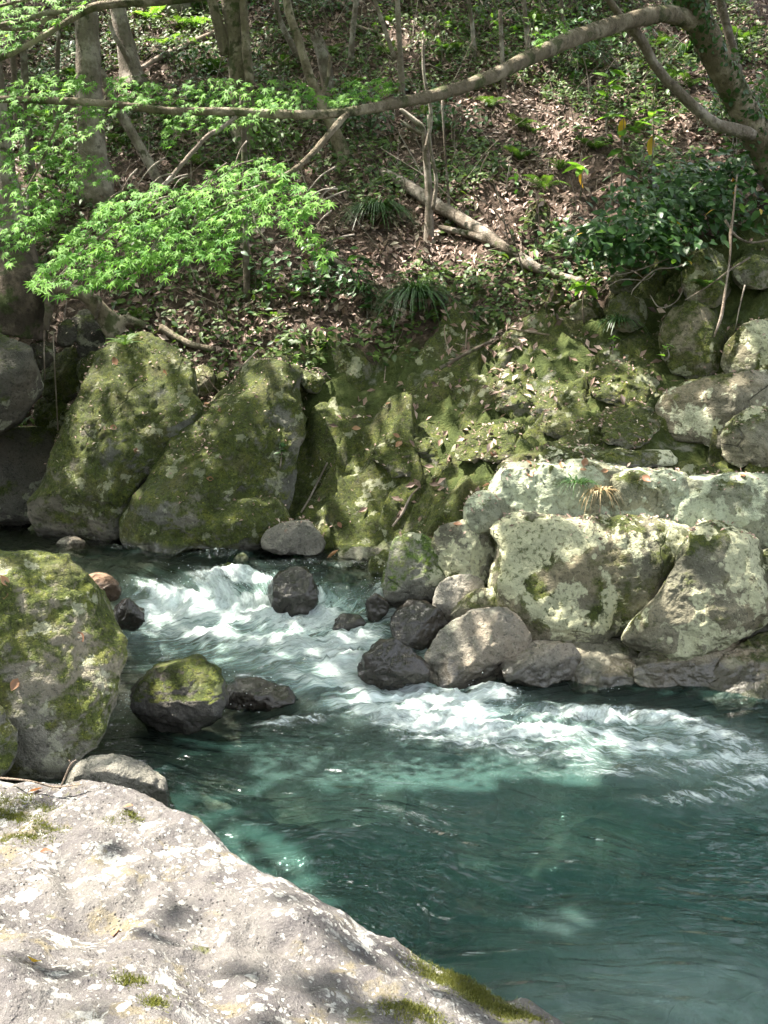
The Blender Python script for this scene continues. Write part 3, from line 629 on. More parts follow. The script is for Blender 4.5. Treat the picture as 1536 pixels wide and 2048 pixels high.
for i, (ol, d, lb) in enumerate(OUT):
    if i in (0, 1, 2, 3, 5, 13, 14, 15, 16): continue        # those are swells of the bedrock sheet below
    rock('outcrop', ol, d if i in (1, 2, 15) else None, M['mossy_lichen'] if i in (2, 12, 15) else M['mossy_dry'], lb, lean=.75 if i in (1, 2, 15) else 1.05, seed=40 + i, thick=.24 * (max(q[0] for q in ol) - min(q[0] for q in ol)) / 225, K=40, amp=.26, n=3.0, facets=4, cut=.6, chisel=.9, cells=22)
# one continuous bedrock face, broken by slanting joints
ba = np.arange(-1.55, 4.2, .022); bb_ = np.arange(7.35, 10.25, .02); BX, BY = np.meshgrid(ba, bb_); bxy = np.c_[BX.ravel(), BY.ravel()]
bz = _h(bxy); rb = np.random.default_rng(77); NS = 150; sd2 = np.c_[rb.uniform(-1.7, 4.3, NS), rb.uniform(7.2, 10.4, NS)]
ca, sa = math.cos(R(24)), math.sin(R(24)); MT = np.array([[ca, sa], [-sa, ca]]) * np.array([[1.0], [2.1]])
wq = bxy + .16 * np.c_[fbm(np.c_[bxy * 1.8, bxy[:, 0] * 0], 3), fbm(np.c_[bxy * 1.8, bxy[:, 0] * 0 + 7], 3)]
da = np.linalg.norm((wq[:, None] - sd2[None]) @ MT.T, axis=2); near2 = np.argpartition(da, 1, axis=1)[:, :2]
d1 = np.take_along_axis(da, near2, 1); sw = d1[:, 0] > d1[:, 1]; near2[sw] = near2[sw][:, ::-1]; d1.sort(axis=1)
offs = rb.uniform(-.07, .13, NS); tl = rb.normal(0, .38, (NS, 2))
def pl(k): return offs[k] + ((wq - sd2[k]) * tl[k]).sum(1)
w12 = np.clip((d1[:, 1] - d1[:, 0]) / .09, 0, 1); w12 = .5 + .5 * sstep(0, 1, w12)
jz = pl(near2[:, 0]) * w12 + pl(near2[:, 1]) * (1 - w12); joint = np.exp(-((d1[:, 1] - d1[:, 0]) / .022) ** 2) * (fbm(np.c_[bxy * 1.3, bxy[:, 0] * 0 + 2], 2) > -.05)
b3 = np.c_[bxy, bz]
bz = bz + .34 * np.exp(-((bxy[:, 0] + .5) / .95) ** 2 - ((bxy[:, 1] - 8.8) / .45) ** 2) + .03 + jz - .05 * joint + .05 * ridged(b3 * np.array([2.2, 2.2, 3.0]), 4) + .025 * fbm(b3 * 7, 4) + .010 * ridged(b3 * 18, 2)
edge_ = np.minimum(np.minimum(bxy[:, 0] + 1.55, 4.2 - bxy[:, 0]), np.minimum(bxy[:, 1] - 7.35, (10.0 - .25 * sstep(.5, 3, bxy[:, 0]) + .3 * fbm(np.c_[bxy * 1.1, bxy[:, 0] * 0 + 5], 2)) - bxy[:, 1]))
bz -= .45 * sstep(.22, -.05, edge_)
bd = build('bedrock', np.c_[bxy, bz], grid_faces(len(ba), len(bb_)), M['bedrock']); tag(bd, 'continuous mossy bedrock slope with slanting cracks above the far waterline', kind='structure'); raster(np.c_[bxy, bz])
# right bank
RB = [([(1300,838),(1312,796),(1352,776),(1420,760),(1540,748),(1640,760),(1640,850),(1500,880),(1440,892),(1360,882),(1302,868)], 8.1, 'strata', 'brown bedded slab with horizontal layers on the upper bank', .25),
      ([(1448,880),(1470,845),(1500,825),(1560,815),(1620,850),(1610,920),(1520,928),(1456,918)], 7.75, 'lichen', 'squat mossy rock with white lichen on its edge at the back of the ledge', .3),
      ([(1440,740),(1460,690),(1500,655),(1560,640),(1640,660),(1640,760),(1520,770)], 8.4, 'lichen', 'pale lichen covered rock above the bedded slab', .3),
      ([(1366,560),(1375,515),(1400,498),(1440,505),(1455,560),(1440,610),(1385,605)], 8.9, 'mossy_dry', 'upright mossy rock under the overhanging shrub', .2),
      ([(1462,540),(1480,520),(1520,512),(1560,530),(1550,570),(1490,575)], 8.9, 'mossy_dry', 'rounded stone in the undercut bank under the old leaning trunk', .2),
      ([(1212,630),(1225,600),(1260,590),(1290,605),(1290,650),(1240,665)], 9.2, 'mossy_dry', 'rounded mossy stone beneath the tangle of roots', .3),
      ([(1138,625),(1150,605),(1185,600),(1205,620),(1195,645),(1150,645)], 9.5, 'mossy_dry', 'small round mossy stone beside the end of the fallen log', .3),
      ([(1215,560),(1235,535),(1270,525),(1285,550),(1265,580),(1225,585)], 9.6, 'mossy_dry', 'mossy stone in the dark hollow below the shrub', .3),
      ([(1320,680),(1340,620),(1390,610),(1440,640),(1445,720),(1400,760),(1340,740)], 8.75, 'mossy_dry', 'steep mossy rock wall behind the hanging vine', .2),
      ([(1050,445),(1060,405),(1080,395),(1095,420),(1092,450),(1065,462)], 11.1, 'mossy_dry', 'small grey green rock standing in sunlit leaf litter', .3)]
for i, (ol, d, m, lb, le) in enumerate(RB):
    rock('rock', ol, d, M[m], lb, lean=le, seed=70 + i, K=32, n=3.6, amp=.09, cut=.62)
LED = [([(932,1020),(942,995),(968,983),(994,996),(998,1050),(985,1068),(934,1062)], 7.3, 'small upright lichen block at the end of the ledge', .2),
       ([(974,1015),(996,958),(1030,934),(1085,932),(1122,940),(1124,1000),(1120,1068),(978,1070)], 7.38, 'moss and lichen mottled end block of the long ledge', .3),
       ([(1092,938),(1150,932),(1220,936),(1252,942),(1256,1066),(1094,1066)], 7.42, 'pale green lichen block with grass tufts in the long ledge', .15),
       ([(1226,944),(1260,946),(1340,950),(1376,956),(1376,1072),(1228,1070)], 7.40, 'pale ledge block between the grass tufts and the diagonal crack', .15),
       ([(1344,956),(1400,954),(1500,958),(1680,966),(1690,1090),(1500,1090),(1346,1076)], 7.36, 'long pale lichen ledge block running off behind the wedge rock', .15)]
for i, (ol, d, lb, le) in enumerate(LED):
    rock('ledge_block', ol, d, M['ledge'], lb, lean=le, seed=90 + i, K=44, n=9, amp=.06, thick=.42, facets=1, cut=.85, chisel=.35, cells=14, grow=1.04)
BLK = [('boulder', [(995,1062),(1048,1043),(1120,1044),(1188,1042),(1290,1046),(1373,1054),(1384,1090),(1366,1128),(1313,1188),(1222,1272),(1128,1280),(1074,1284),(1038,1246),(994,1182),(1004,1110)], 6.85, 'lichen', 'big angular block blotched with cream lichen and dark moss', .3, .45, 80, 6),
       ('boulder', [(1366,1080),(1428,1054),(1486,1062),(1510,1102),(1522,1166),(1532,1230),(1450,1275),(1368,1304),(1306,1294),(1246,1274),(1290,1222),(1336,1180)], 6.55, 'lichen', 'tilted wedge boulder with lichen edge leaning on the big angular block', .3, .42, 70, 5),
       ('rock', [(1495,1160),(1515,1120),(1570,1100),(1660,1110),(1660,1250),(1540,1245),(1510,1220)], 6.7, 'lichen', 'lichen rock behind the tilted wedge boulder', .2, .4, 24, 5),
       ('block', [(774,1190),(776,1150),(792,1086),(812,1078),(852,1080),(876,1100),(884,1150),(892,1172),(872,1192),(832,1218),(782,1208)], 7.05, 'green_block', 'square block with bright green moss at the edge of the rapid', .2, .3, 40, 5),
       ('block', [(874,1085),(886,1062),(920,1057),(982,1060),(998,1075),(1006,1112),(1004,1142),(994,1168),(950,1158),(900,1148),(880,1118)], 7.0, 'lichen', 'rounded block with a white lichen cap and grey underside', .2, .3, 40, 5),
       ('rock', [(872,1210),(880,1172),(900,1158),(945,1155),(964,1168),(958,1200),(905,1248),(878,1244)], 6.85, 'grey', 'grey rounded rock under the lichen capped block', .2, .25, 28, 4),
       ('rock', [(902,1245),(915,1206),(945,1190),(1000,1186),(1016,1218),(990,1250),(940,1260)], 6.75, 'lichen', 'mossy topped rock between the lichen capped block and the smooth grey boulder', .3, .22, 28, 4),
       ('rock', [(990,1190),(1000,1160),(1030,1175),(1062,1230),(1078,1284),(1040,1270),(1012,1230)], 6.72, 'grey', 'narrow grey rock split from the left side of the big angular block', .3, .15, 22, 4),
       ('boulder', [(850,1352),(864,1302),(884,1270),(920,1242),(968,1226),(1016,1226),(1038,1248),(1052,1290),(1040,1345),(1000,1372),(940,1378),(862,1372)], 6.4, 'grey', 'smooth grey boulder at the water edge below the big angular block', .35, .36, 50, 4),
       ('rock', [(1000,1312),(1046,1288),(1128,1284),(1160,1318),(1150,1352),(1094,1366),(1040,1368),(1004,1358)], 6.35, 'grey', 'low rounded grey rock beside the smooth grey boulder at the waterline', .6, .25, 40, 3),
       ('rock', [(1128,1352),(1160,1318),(1200,1276),(1272,1290),(1266,1328),(1288,1352),(1284,1378),(1230,1386),(1160,1382)], 6.35, 'slab', 'triangular slab with a pale sunlit face at the waterline', .8, .22, 40, 4),
       ('rock', [(1258,1330),(1300,1296),(1370,1302),(1450,1280),(1500,1300),(1450,1350),(1380,1376),(1300,1378)], 6.3, 'slab', 'ridged olive slab under the tilted wedge boulder', .9, .22, 44, 5),
       ('rock', [(1340,1378),(1400,1340),(1480,1290),(1560,1255),(1680,1250),(1700,1380),(1560,1420),(1440,1404)], 6.2, 'slab', 'wide smooth slab sloping into the pool below the tilted wedge boulder', .9, .28, 50, 4),
       ('rock', [(1100,1290),(1130,1278),(1210,1276),(1190,1300),(1150,1325),(1120,1310)], 6.5, 'slab', 'thin rock filling the crack under the big angular block', .8, .15, 20, 3),
       ('rock', [(786,1260),(796,1225),(830,1205),(862,1215),(885,1240),(890,1270),(860,1300),(820,1290)], 6.7, 'wet', 'jagged black wet rock below the square mossy block', .2, .2, 26, 5),
       # in the water
       ('rock', [(545,1195),(550,1165),(575,1146),(602,1138),(618,1155),(626,1190),(620,1222),(580,1232),(552,1220)], 7.15, 'wet', 'pointed black rock standing in the middle of the rapid', .15, .2, 30, 5),
       ('rock', [(160,1180),(172,1155),(200,1147),(228,1158),(240,1180),(232,1200),(180,1204)], 7.15, 'brown', 'rounded reddish brown rock beside the cascade', .2, .2, 26, 2),
       ('rock', [(232,1235),(240,1208),(258,1200),(276,1215),(286,1240),(270,1260),(238,1258)], 6.7, 'wet', 'small black wet rock at the foot of the cascade', .15, .13, 22, 4),
       ('rock', [(272,1420),(284,1372),(310,1345),(345,1328),(396,1326),(420,1352),(444,1378),(438,1410),(404,1438),(350,1456),(316,1452),(290,1440)], 5.65, 'wetmoss', 'dark wet boulder with a bright moss tuft on top in the lower rapid', .2, .3, 44, 5),
       ('rock', [(440,1395),(456,1372),(490,1362),(540,1366),(572,1380),(590,1402),(560,1415),(470,1416)], 5.95, 'wet', 'low dark rock with water spilling over beside the moss tufted boulder', .9, .16, 28, 4),
       ('rock', [(722,1345),(735,1312),(760,1290),(790,1288),(820,1305),(848,1330),(852,1356),(800,1372),(740,1370)], 6.15, 'wet', 'glossy black rock in the foam beside the smooth grey boulder', .25, .22, 34, 5),
       ('rock', [(668,1235),(684,1214),(708,1208),(728,1222),(732,1245),(705,1256),(676,1254)], 6.85, 'wet', 'small black rock on the lip of the right hand fall', .2, .12, 22, 4),
       ('rock', [(735,1215),(745,1190),(765,1195),(775,1220),(760,1240),(740,1238)], 6.9, 'wet', 'black rock splashed by the fall beside the square mossy block', .2, .12, 18, 4),
       ('rock', [(640,1180),(660,1158),(720,1150),(775,1160),(778,1195),(720,1205),(660,1205)], 7.3, 'wet', 'broad dark rock under the thin sheet of water at the lip', 1.1, .2, 30, 3),
       ('rock', [(524,1080),(540,1062),(600,1042),(626,1046),(640,1062),(648,1088),(636,1108),(600,1106),(530,1100)], 8.1, 'grey', 'small grey triangular stone at the far edge of the upper stream', .2, .22, 30, 4),
       ('rock', [(112,1090),(122,1078),(148,1073),(170,1084),(172,1098),(120,1100)], 8.5, 'grey', 'small flat stone lying in the upper stream', .5, .12, 18, 2),
       ('rock', [(676,1108),(700,1098),(750,1096),(786,1104),(790,1122),(700,1122)], 8.0, 'slab', 'flat grey stone along the far waterline left of the square mossy block', .8, .15, 22, 3),
       ('rock', [(480,1112),(520,1100),(600,1100),(650,1112),(640,1128),(520,1128)], 7.95, 'wet', 'dark flat rock awash in front of the triangular stone', 1.2, .12, 22, 3),
       # near side
       ('boulder', [(-420,1300),(-300,1150),(-120,1098),(0,1110),(60,1130),(120,1122),(160,1140),(200,1185),(240,1235),(262,1290),(248,1350),(228,1440),(190,1505),(140,1545),(60,1556),(-150,1560),(-400,1520)], 5.05, 'left', 'large rounded boulder with sunlit green moss at the left of the rapid', .6, .62, 90, 4),
       ('boulder', [(-200,1420),(-80,1400),(0,1408),(34,1440),(38,1480),(16,1540),(-60,1570),(-200,1560)], 4.75, 'left', 'lower mossy rock split off by a crack from the large rounded boulder', .5, .35, 40, 4),
       ('boulder', [(138,1578),(150,1545),(185,1522),(228,1516),(272,1528),(312,1556),(342,1590),(330,1630),(240,1640),(150,1620)], 4.55, 'grey', 'smooth grey rounded stone behind the pale foreground rock', .3, .28, 40, 2)]
for i, (nm, ol, d, m, lb, le, th, K, fc) in enumerate(BLK):
    rock(nm, ol, d, M[m], lb, lean=le, seed=120 + i, thick=th, K=K, n=5.0 if m == 'lichen' and th > .4 else 3.6, amp=.13 if m.startswith('wet') else (.06 if fc > 2 else .035), facets=1 if m == 'lichen' and th > .4 else fc, cut=.78 if m == 'lichen' and th > .4 else .62, chisel={'grey': .35, 'brown': .2, 'left': .6, 'slab': .8, 'lichen': .4 if th > .4 else .8, 'wet': 1.0, 'wetmoss': 1.0}.get(m, .85), cells=7 if m.startswith('wet') else (12 if th > .35 else 10), sink=.15 if ('cascade' in lb and 'dark rock' in lb) else (.08 if 'lip' in lb or 'awash' in lb else 0), grow=.97 if m == 'left' else 1.05)
# stones under the pool
for i, (a, b, r_, zz) in enumerate([(610,1700,.34,-.09), (740,1692,.36,-.13), (900,1580,.3,-.4), (1250,1560,.45,-.5), (1180,1700,.4,-.45), (1300,1640,.35,-.5), (1000,1780,.3,-.45), (1230,1860,.42,-.42), (860,1760,.3,-.4), (720,1800,.3,-.12), (1400,1800,.5,-.6), (990,1680,.3,-.5), (480,1640,.22,-.2), (1010,1930,.4,-.5), (1430,1650,.4,-.55)]):
    c = WZ(a, b, zz); rs = np.random.default_rng(500 + i); V, F = cubesphere(16)
    P = V * np.array([r_ * rs.uniform(.9, 1.3), r_ * rs.uniform(.7, 1.0), r_ * .55]) * (1 + .22 * fbm(V * 1.5 + i * 7, 3))[:, None] + c - np.array([0, 0, r_ * .4])
    o = build('submerged_rock', P, F, M['wet'] if i in (0, 1, 3, 6, 9, 12) else M['grey'], origin=c); tag(o, 'rounded stone under the clear pool water', 'rock', 'stones under the pool')

# foreground rock: a big pale dome that slopes down to the right into the pool
FP = [W(a, b, d) for a, b, d in [(0,1558,3.45),(120,1572,3.45),(230,1568,3.4),(330,1600,3.3),(400,1640,3.2),(470,1690,3.1),(560,1760,2.95),(640,1815,2.85),(760,1875,2.8),(880,1945,2.75),(1000,2005,2.72),
     (0,1700,2.9),(150,1700,2.92),(300,1720,2.85),(430,1780,2.75),(100,1850,2.45),(260,1850,2.48),(400,1880,2.45),(560,1890,2.5),(640,1850,2.62),(0,2000,2.0),(150,2030,2.02),(350,2030,2.05),(550,2030,2.12),(750,2040,2.25),(900,2040,2.4),(700,1950,2.45),
     (-250,1580,3.4),(-300,1800,2.6),(-300,2040,1.9)]]
FP += [np.array(a) for a in [(-1.0,1.2,1.0),(-.4,1.2,.95),(.2,1.4,.75),(-1.6,1.0,1.0),(-.8,.3,.95),(0,.5,.8),(.5,1.2,.45),(-2.2,1.8,.95),(-2.2,3.2,.8),(-1.6,.2,.9)]]
FP = np.array(FP); _f = RBF(FP[:, :2], FP[:, 2], 0.02)
fx = np.arange(-2.6, 1.25, .014); fy = np.arange(-.2, 4.1, .014); FX, FY = np.meshgrid(fx, fy); fxy = np.c_[FX.ravel(), FY.ravel()]
rim = np.array([W(a, b, d)[:2] for a, b, d in [(-500,1540,3.5),(0,1552,3.5),(120,1566,3.52),(230,1563,3.46),(300,1580,3.4),(345,1592,3.34),(430,1640,3.24),(470,1682,3.14),(548,1712,3.06),(605,1770,2.96),(700,1815,2.9),(768,1848,2.87),(860,1905,2.85),(930,1945,2.83),(1010,1995,2.81),(1090,2046,2.80)]] + [(.95,2.2),(.9,1.6),(.85,.9),(.8,.0)])
def seg_dist(X, P):
    best = np.full(len(X), 1e9); side = np.zeros(len(X))
    for a, b in zip(P[:-1], P[1:]):
        e = b - a; t = np.clip(((X - a) @ e) / (e @ e), 0, 1); q = X - (a + t[:, None] * e); d = np.linalg.norm(q, axis=1)
        cr = e[0] * (X[:, 1] - a[1]) - e[1] * (X[:, 0] - a[0]); m = d < best; best = np.where(m, d, best); side = np.where(m, cr, side)
    return best * np.where(side > 0, 1, -1)       # positive outside (far side)
dist = seg_dist(fxy, rim)
fz = _f(fxy); f3 = np.c_[fxy, fz * 0]
fz += .035 * fbm(f3 * 2.2, 4) + .020 * ridged(f3 * 4.5, 4) + .009 * fbm(f3 * 15, 4) + .004 * ridged(f3 * 30, 3)
# hollows, a step and a small ledge seen on its face
fpx, fpy, _ = pix(np.c_[fxy, fz])
fz += -.05 * blob(fpx, fpy, 420, 1960, 60, 130, -25) - .03 * blob(fpx, fpy, 140, 1760, 30, 120, -10) + .03 * blob(fpx, fpy, 560, 1830, 110, 55, 20) - .03 * blob(fpx, fpy, 560, 1898, 110, 12, 12) - .03 * blob(fpx, fpy, 200, 1860, 60, 25, 10) + .04 * blob(fpx, fpy, 30, 1960, 60, 60)
inn = sstep(-.16, 0.0, dist)
fz = fz - .10 * inn ** 2
wall = np.clip(dist, 0, None)
fz = np.where(dist > 0, fz - 2.6 * wall - 6 * wall ** 2, fz)
fz = np.maximum(fz, -1.3)
sel = (fz > -1.29); idx = -np.ones(len(fxy), int)
FF = grid_faces(len(fx), len(fy)); FF = FF[sel[FF].any(1)]
use = np.unique(FF); idx[use] = np.arange(len(use)); Pf = np.c_[fxy, fz][use]
ff = build('boulder', Pf, idx[FF], M['fore'], origin=(-1.0, 2.0, -.4)); tag(ff, 'huge pale sunlit rock spotted with white lichen sloping into the pool', 'rock'); raster(Pf)

def fore_z(X):
    u = np.clip((X[:, 0] - fx[0]) / .014, 0, len(fx) - 1.001); v = np.clip((X[:, 1] - fy[0]) / .014, 0, len(fy) - 1.001); i, j = u.astype(int), v.astype(int)
    return fz.reshape(len(fy), len(fx))[j, i]
# ---------------------------------------------------------------- wood: tubes along smooth paths
def catmull(P, n=6):
    P = np.asarray(P, float)
    if len(P) < 3: return np.array([P[0] + (P[-1] - P[0]) * t for t in np.linspace(0, 1, n + 1)])
    Q = np.vstack([2 * P[0] - P[1], P, 2 * P[-1] - P[-2]]); out = []
    for i in range(1, len(Q) - 2):
        for t in np.linspace(0, 1, n, endpoint=False):
            a, b, c, d = Q[i - 1], Q[i], Q[i + 1], Q[i + 2]
            out.append(.5 * (2 * b + (c - a) * t + (2 * a - 5 * b + 4 * c - d) * t * t + (-a + 3 * b - 3 * c + d) * t ** 3))
    return np.array(out + [P[-1]])
def tube(P, rad, sides=10, n=6, bump=.12, seed=0, flare=0.0, jag=0.0):
    """P rows are x,y,z; rad one radius per row."""
    Q = catmull(np.c_[np.asarray(P, float), np.asarray(rad, float)], n); C, r = Q[:, :3], np.maximum(Q[:, 3], 1e-4)
    T = np.gradient(C, axis=0); T /= np.linalg.norm(T, axis=1)[:, None] + 1e-9
    ref = np.array([.31, .87, .38]); A = np.cross(T, ref); A /= np.linalg.norm(A, axis=1)[:, None] + 1e-9; B = np.cross(T, A)
    th = np.linspace(0, 2 * math.pi, sides, endpoint=False)
    ring = A[:, None] * np.cos(th)[None, :, None] + B[:, None] * np.sin(th)[None, :, None]
    if flare: r = r * (1 + flare * np.exp(-np.linspace(0, 1, len(r)) * 9))
    V = C[:, None] + ring * r[:, None, None]
    nz = fbm(V.reshape(-1, 3) * (.9 / max(r.max(), .02)) + seed, 3).reshape(V.shape[:2])
    V = V + ring * (r[:, None] * bump * nz)[..., None]
    if jag: V[-1] += T[-1] * (rng.uniform(-1, 1, sides) * jag)[:, None]
    m = len(C); V = V.reshape(-1, 3); i = np.arange(m * sides).reshape(m, sides); j = np.roll(i, -1, 1)
    F = np.stack([i[:-1], j[:-1], j[1:], i[1:]], -1).reshape(-1, 4)
    V = np.vstack([V, C[0], C[-1]]); k = len(V)
    caps = [[a, b, k - 2, k - 2] for a, b in zip(j[0], i[0])] + [[a, b, k - 1, k - 1] for a, b in zip(i[-1], j[-1])]
    return V, F, [c[:3] for c in caps]
class MB:
    def __init__(s): s.V, s.F, s.n = [], [], 0
    def add(s, V, F, caps=()):
        s.V.append(V); s.F += (np.asarray(F) + s.n).tolist() + [[q + s.n for q in c] for c in caps]; s.n += len(V)
    def build(s, name, mat, origin, parent, smooth=True):
        return build(name, np.vstack(s.V), s.F, mat, origin, parent, smooth)
def pxr(width, d): return .5 * width * d / FPX / .98
def path(pts):        # (px, py, depth, width px) -> points, radii
    return [W(a, b, d) for a, b, d, w in pts], [pxr(w, d) for a, b, d, w in pts]

# ---------------------------------------------------------------- trees
TREES = []
def tree(name, label, pts, mat, base_hit=True, extra=(), flare=.45, top=None, sides=14, group=None, cat='tree', jag=0):
    """pts: (px, py, width) from the foot up; the foot stands on the hillside where that sight line meets it."""
    b = hit(pts[0][0], pts[0][1]); d0 = b[1]
    P = [b - np.array([0, 0, .15])]; rr = [pxr(pts[0][2], d0)]
    for a, c, w in pts[1:]:
        P.append(W(a, c, d0)); rr.append(pxr(w, d0))
    if top:                                             # goes on above the picture into its crown
        dirn = P[-1] - P[-2]; dirn /= np.linalg.norm(dirn); z = P[-1][2]
        P.append(P[-1] + dirn * (top - z) * .5 + np.array([0, 0, .2])); rr.append(rr[-1] * .8)
        P.append(P[-1] + np.array([dirn[0], dirn[1], 1.2]) * (top - z) * .4); rr.append(rr[-1] * .5)
    root = thing(name, label, cat, b, group); o = np.array(b)
    V, F, caps = tube(P, rr, sides, 6, .16, seed=len(TREES) * 3.1, flare=flare, jag=jag); m = MB(); m.add(V, F, caps); m.build('trunk', mat, o, root)
    for e in extra:
        Pe = [W(a, c, d0 + dd) for a, c, w, dd in e]; re = [pxr(w, d0) for a, c, w, dd in e]
        V, F, caps = tube(Pe, re, 10, 6, .14, seed=5); m = MB(); m.add(V, F, caps); m.build('branch', mat, o, root)
    TREES.append([root, o, np.array(P[-1])]); return root
tree('tree', 'thick pale trunk standing behind the shaded maple sprays', [(192,388,56), (186,300,50), (180,200,48), (174,80,46), (168,-60,44)], M['bark_pale'], top=13.5)
tree('tree', 'pale leaning trunk lit by sun beside the thick pale trunk', [(268,158,44), (255,110,34), (240,40,30), (226,-60,28)], M['bark_pale'], top=14, extra=[[(262,130,12,-.1), (246,100,10,-.2), (228,70,8,-.2), (218,40,6,-.2)]])
tree('tree', 'sunlit smooth trunk by the root arch', [(20,455,62), (12,380,48), (2,300,40), (-8,200,36), (-20,60,34)], M['bark_pale'], top=11.5)
tree('tree', 'thin dark trunk between the sunlit smooth trunk and the thick pale one', [(66,440,20), (62,340,15), (52,200,13), (45,60,12), (40,-60,11)], M['bark'], top=11)
tree('tree', 'twin stemmed trunk wrapped in pale ivy stems above the bright maple spray', [(488,300,34), (484,190,38), (476,90,42), (468,0,44), (462,-70,42)], M['bark_moss'], top=14, extra=[[(452,110,22,-.05), (440,60,20,-.1), (424,0,18,-.1), (412,-60,16,-.1)], [(500,170,18,-.15), (492,90,16,-.18), (486,0,14,-.18), (480,-60,12,-.18)]])
tree('young_tree', 'slender straight stem rising through the bright maple spray', [(494,602,15), (492,500,12), (490,380,12), (488,280,11), (484,180,10)], M['bark'], flare=.2)
tree('tree', 'slim curving trunk with mossy bark beside the broken stump', [(692,312,26), (668,262,20), (640,200,18), (618,150,17), (600,90,16), (580,30,15), (562,-60,14)], M['bark_moss'], top=13, extra=[[(640,200,9,0), (655,160,7,0), (660,110,5,0)]])
tree('stump', 'broken dead trunk with a jagged top beside the slim curving trunk', [(656,184,28), (653,150,24), (646,110,24), (632,72,20)], M['bark'], flare=.25, cat='stump', jag=.12)
tree('young_tree', 'thin pale sapling trunk among ferns high on the slope', [(806,190,12), (800,110,11), (796,30,10), (792,-60,9)], M['bark_pale'], flare=.1, top=12, extra=[[(790,120,9,0), (770,60,8,0), (750,0,7,0), (735,-50,7,0)]])
tree('dead_tree', 'dead bare sapling with forked top rising behind the fallen log', [(858,485,20), (858,400,14), (853,320,13), (846,262,12), (828,240,10), (800,218,7)], M['bark_pale'], flare=.3, extra=[[(852,300,8,-.1), (862,230,7,-.1), (848,150,6,-.1), (846,80,5,-.1)], [(866,420,8,-.1), (872,360,7,-.1), (862,300,6,-.1), (856,230,5,-.1)], [(846,270,9,0), (820,255,7,0), (800,240,4,0)]])
tree('young_tree', 'slight bare stem beside the dead forked sapling', [(900,440,6), (896,380,5), (890,300,4), (884,200,4)], M['bark'], flare=.1)
for i, (a, b, c, d, e, f, g) in enumerate([(1010,180,1004,100,1000,20,8), (1060,110,1052,50,1046,-20,9), (700,130,706,60,716,-30,10), (610,120,560,40,548,-40,10), (950,120,944,50,930,-40,8), (1130,90,1126,40,1120,-30,7), (110,330,112,200,118,60,9), (35,260,26,120,20,0,10)]):
    tree('young_tree', 'thin young tree stem in the shade high on the wooded slope', [(a, b, g + 2), (c, d, g), (e, f, g - 1)], M['bark'], flare=.1, group='thin young stems on the upper slope')
tree('tree', 'pale stem leaning against the ivy covered trunk', [(1512,232,40), (1468,160,32), (1424,100,28), (1392,40,26), (1362,-50,24)], M['bark_pale'], flare=.1, top=12)
tree('young_tree', 'smooth thin upright stem behind the ivy covered trunk', [(1486,196,22), (1474,140,17), (1458,70,16), (1440,0,15), (1426,-60,15)], M['bark'], flare=.1, top=12)

# fallen and leaning wood
def log(name, label, pts, mat, lift=.07, cat='log', rest=True, H=None):
    P, r = [], []
    for a, b, w in pts:
        p = hit(a, b, HM if H is None else H); P.append(p); r.append(pxr(w, p[1])); 
    P = np.array(P); r = np.array(r); e = np.zeros(len(P))
    P[:, 2] += r * .5 + lift
    V, F, caps = tube(P, r, 10, 6, .18, seed=P[0][0] * 3); m = MB(); m.add(V, F, caps)
    o = m.build(name, mat, P[0], None); return tag(o, label, cat)
log('fallen_log', 'long weathered fallen log lying slantwise across the sunlit leaf litter', [(766,362,18), (812,388,21), (870,428,24), (930,462,24), (990,502,22), (1050,545,20), (1110,566,15), (1166,580,10)], M['bark_pale'])
log('fallen_log', 'dark fallen branch pressed against the long weathered log', [(880,470,10), (960,492,14), (1020,520,16), (1070,548,14), (1090,566,8)], M['bark'])
log('fallen_log', 'thin grey fallen pole below the sunlit gap in the trees', [(282,150,8), (320,128,10), (372,104,11), (440,74,10)], M['dead'])
log('fallen_branch', 'short pale stick lying high on the slope', [(700,58,5), (740,72,6), (756,74,4)], M['dead'], cat='branch')
log('fallen_branch', 'curved mossy root like branch on the litter above the tall boulder', [(322,672,14), (350,690,14), (385,706,12), (430,716,10)], M['bark_moss'], cat='branch')
log('fallen_branch', 'dark stick lying among leaves at the top of the mossy bank', [(880,752,6), (940,720,7), (985,698,6)], M['bark'], cat='branch')
log('fallen_branch', 'straight thin twig lying above the mossy outcrop', [(1015,672,4), (1060,680,4), (1098,686,3)], M['dead'], cat='branch')
log('fallen_branch', 'thin twig draped over the bedrock above the triangular stone', [(602,1030,4), (620,1000,4), (640,960,4), (655,930,3)], M['bark_pale'], lift=.02, cat='branch')
log('fallen_branch', 'forked twig lying on dark mossy bedrock', [(785,1058,4), (806,1030,5), (820,1000,4), (838,980,3)], M['dead'], lift=.02, cat='branch')
p0 = hit(330, 378); P = [p0 - np.array([0, 0, .1]), W(300, 330, p0[1] + .05), W(265, 268, p0[1] + .1), W(230, 205, p0[1] + .15), W(200, 142, p0[1] + .2)]
V, F, caps = tube(P, [pxr(w, p0[1]) for w in (20, 19, 18, 18, 17)], 12, 5, .1, 3); m = MB(); m.add(V, F, caps)
tag(m.build('leaning_pole', M['bark_pale'], P[0], None), 'straight dead pole leaning against the thick pale trunk', 'log')
p0 = hit(708, 552); P = [p0, W(680, 528, p0[1] - .05), W(652, 508, p0[1] - .1)]
V, F, caps = tube(P, [.02, .025, .02], 8, 4, .1, 3); m = MB(); m.add(V, F, caps); tag(m.build('fallen_branch', M['dead'], P[0], None), 'bare stick poking out right of the bright maple spray', 'branch')

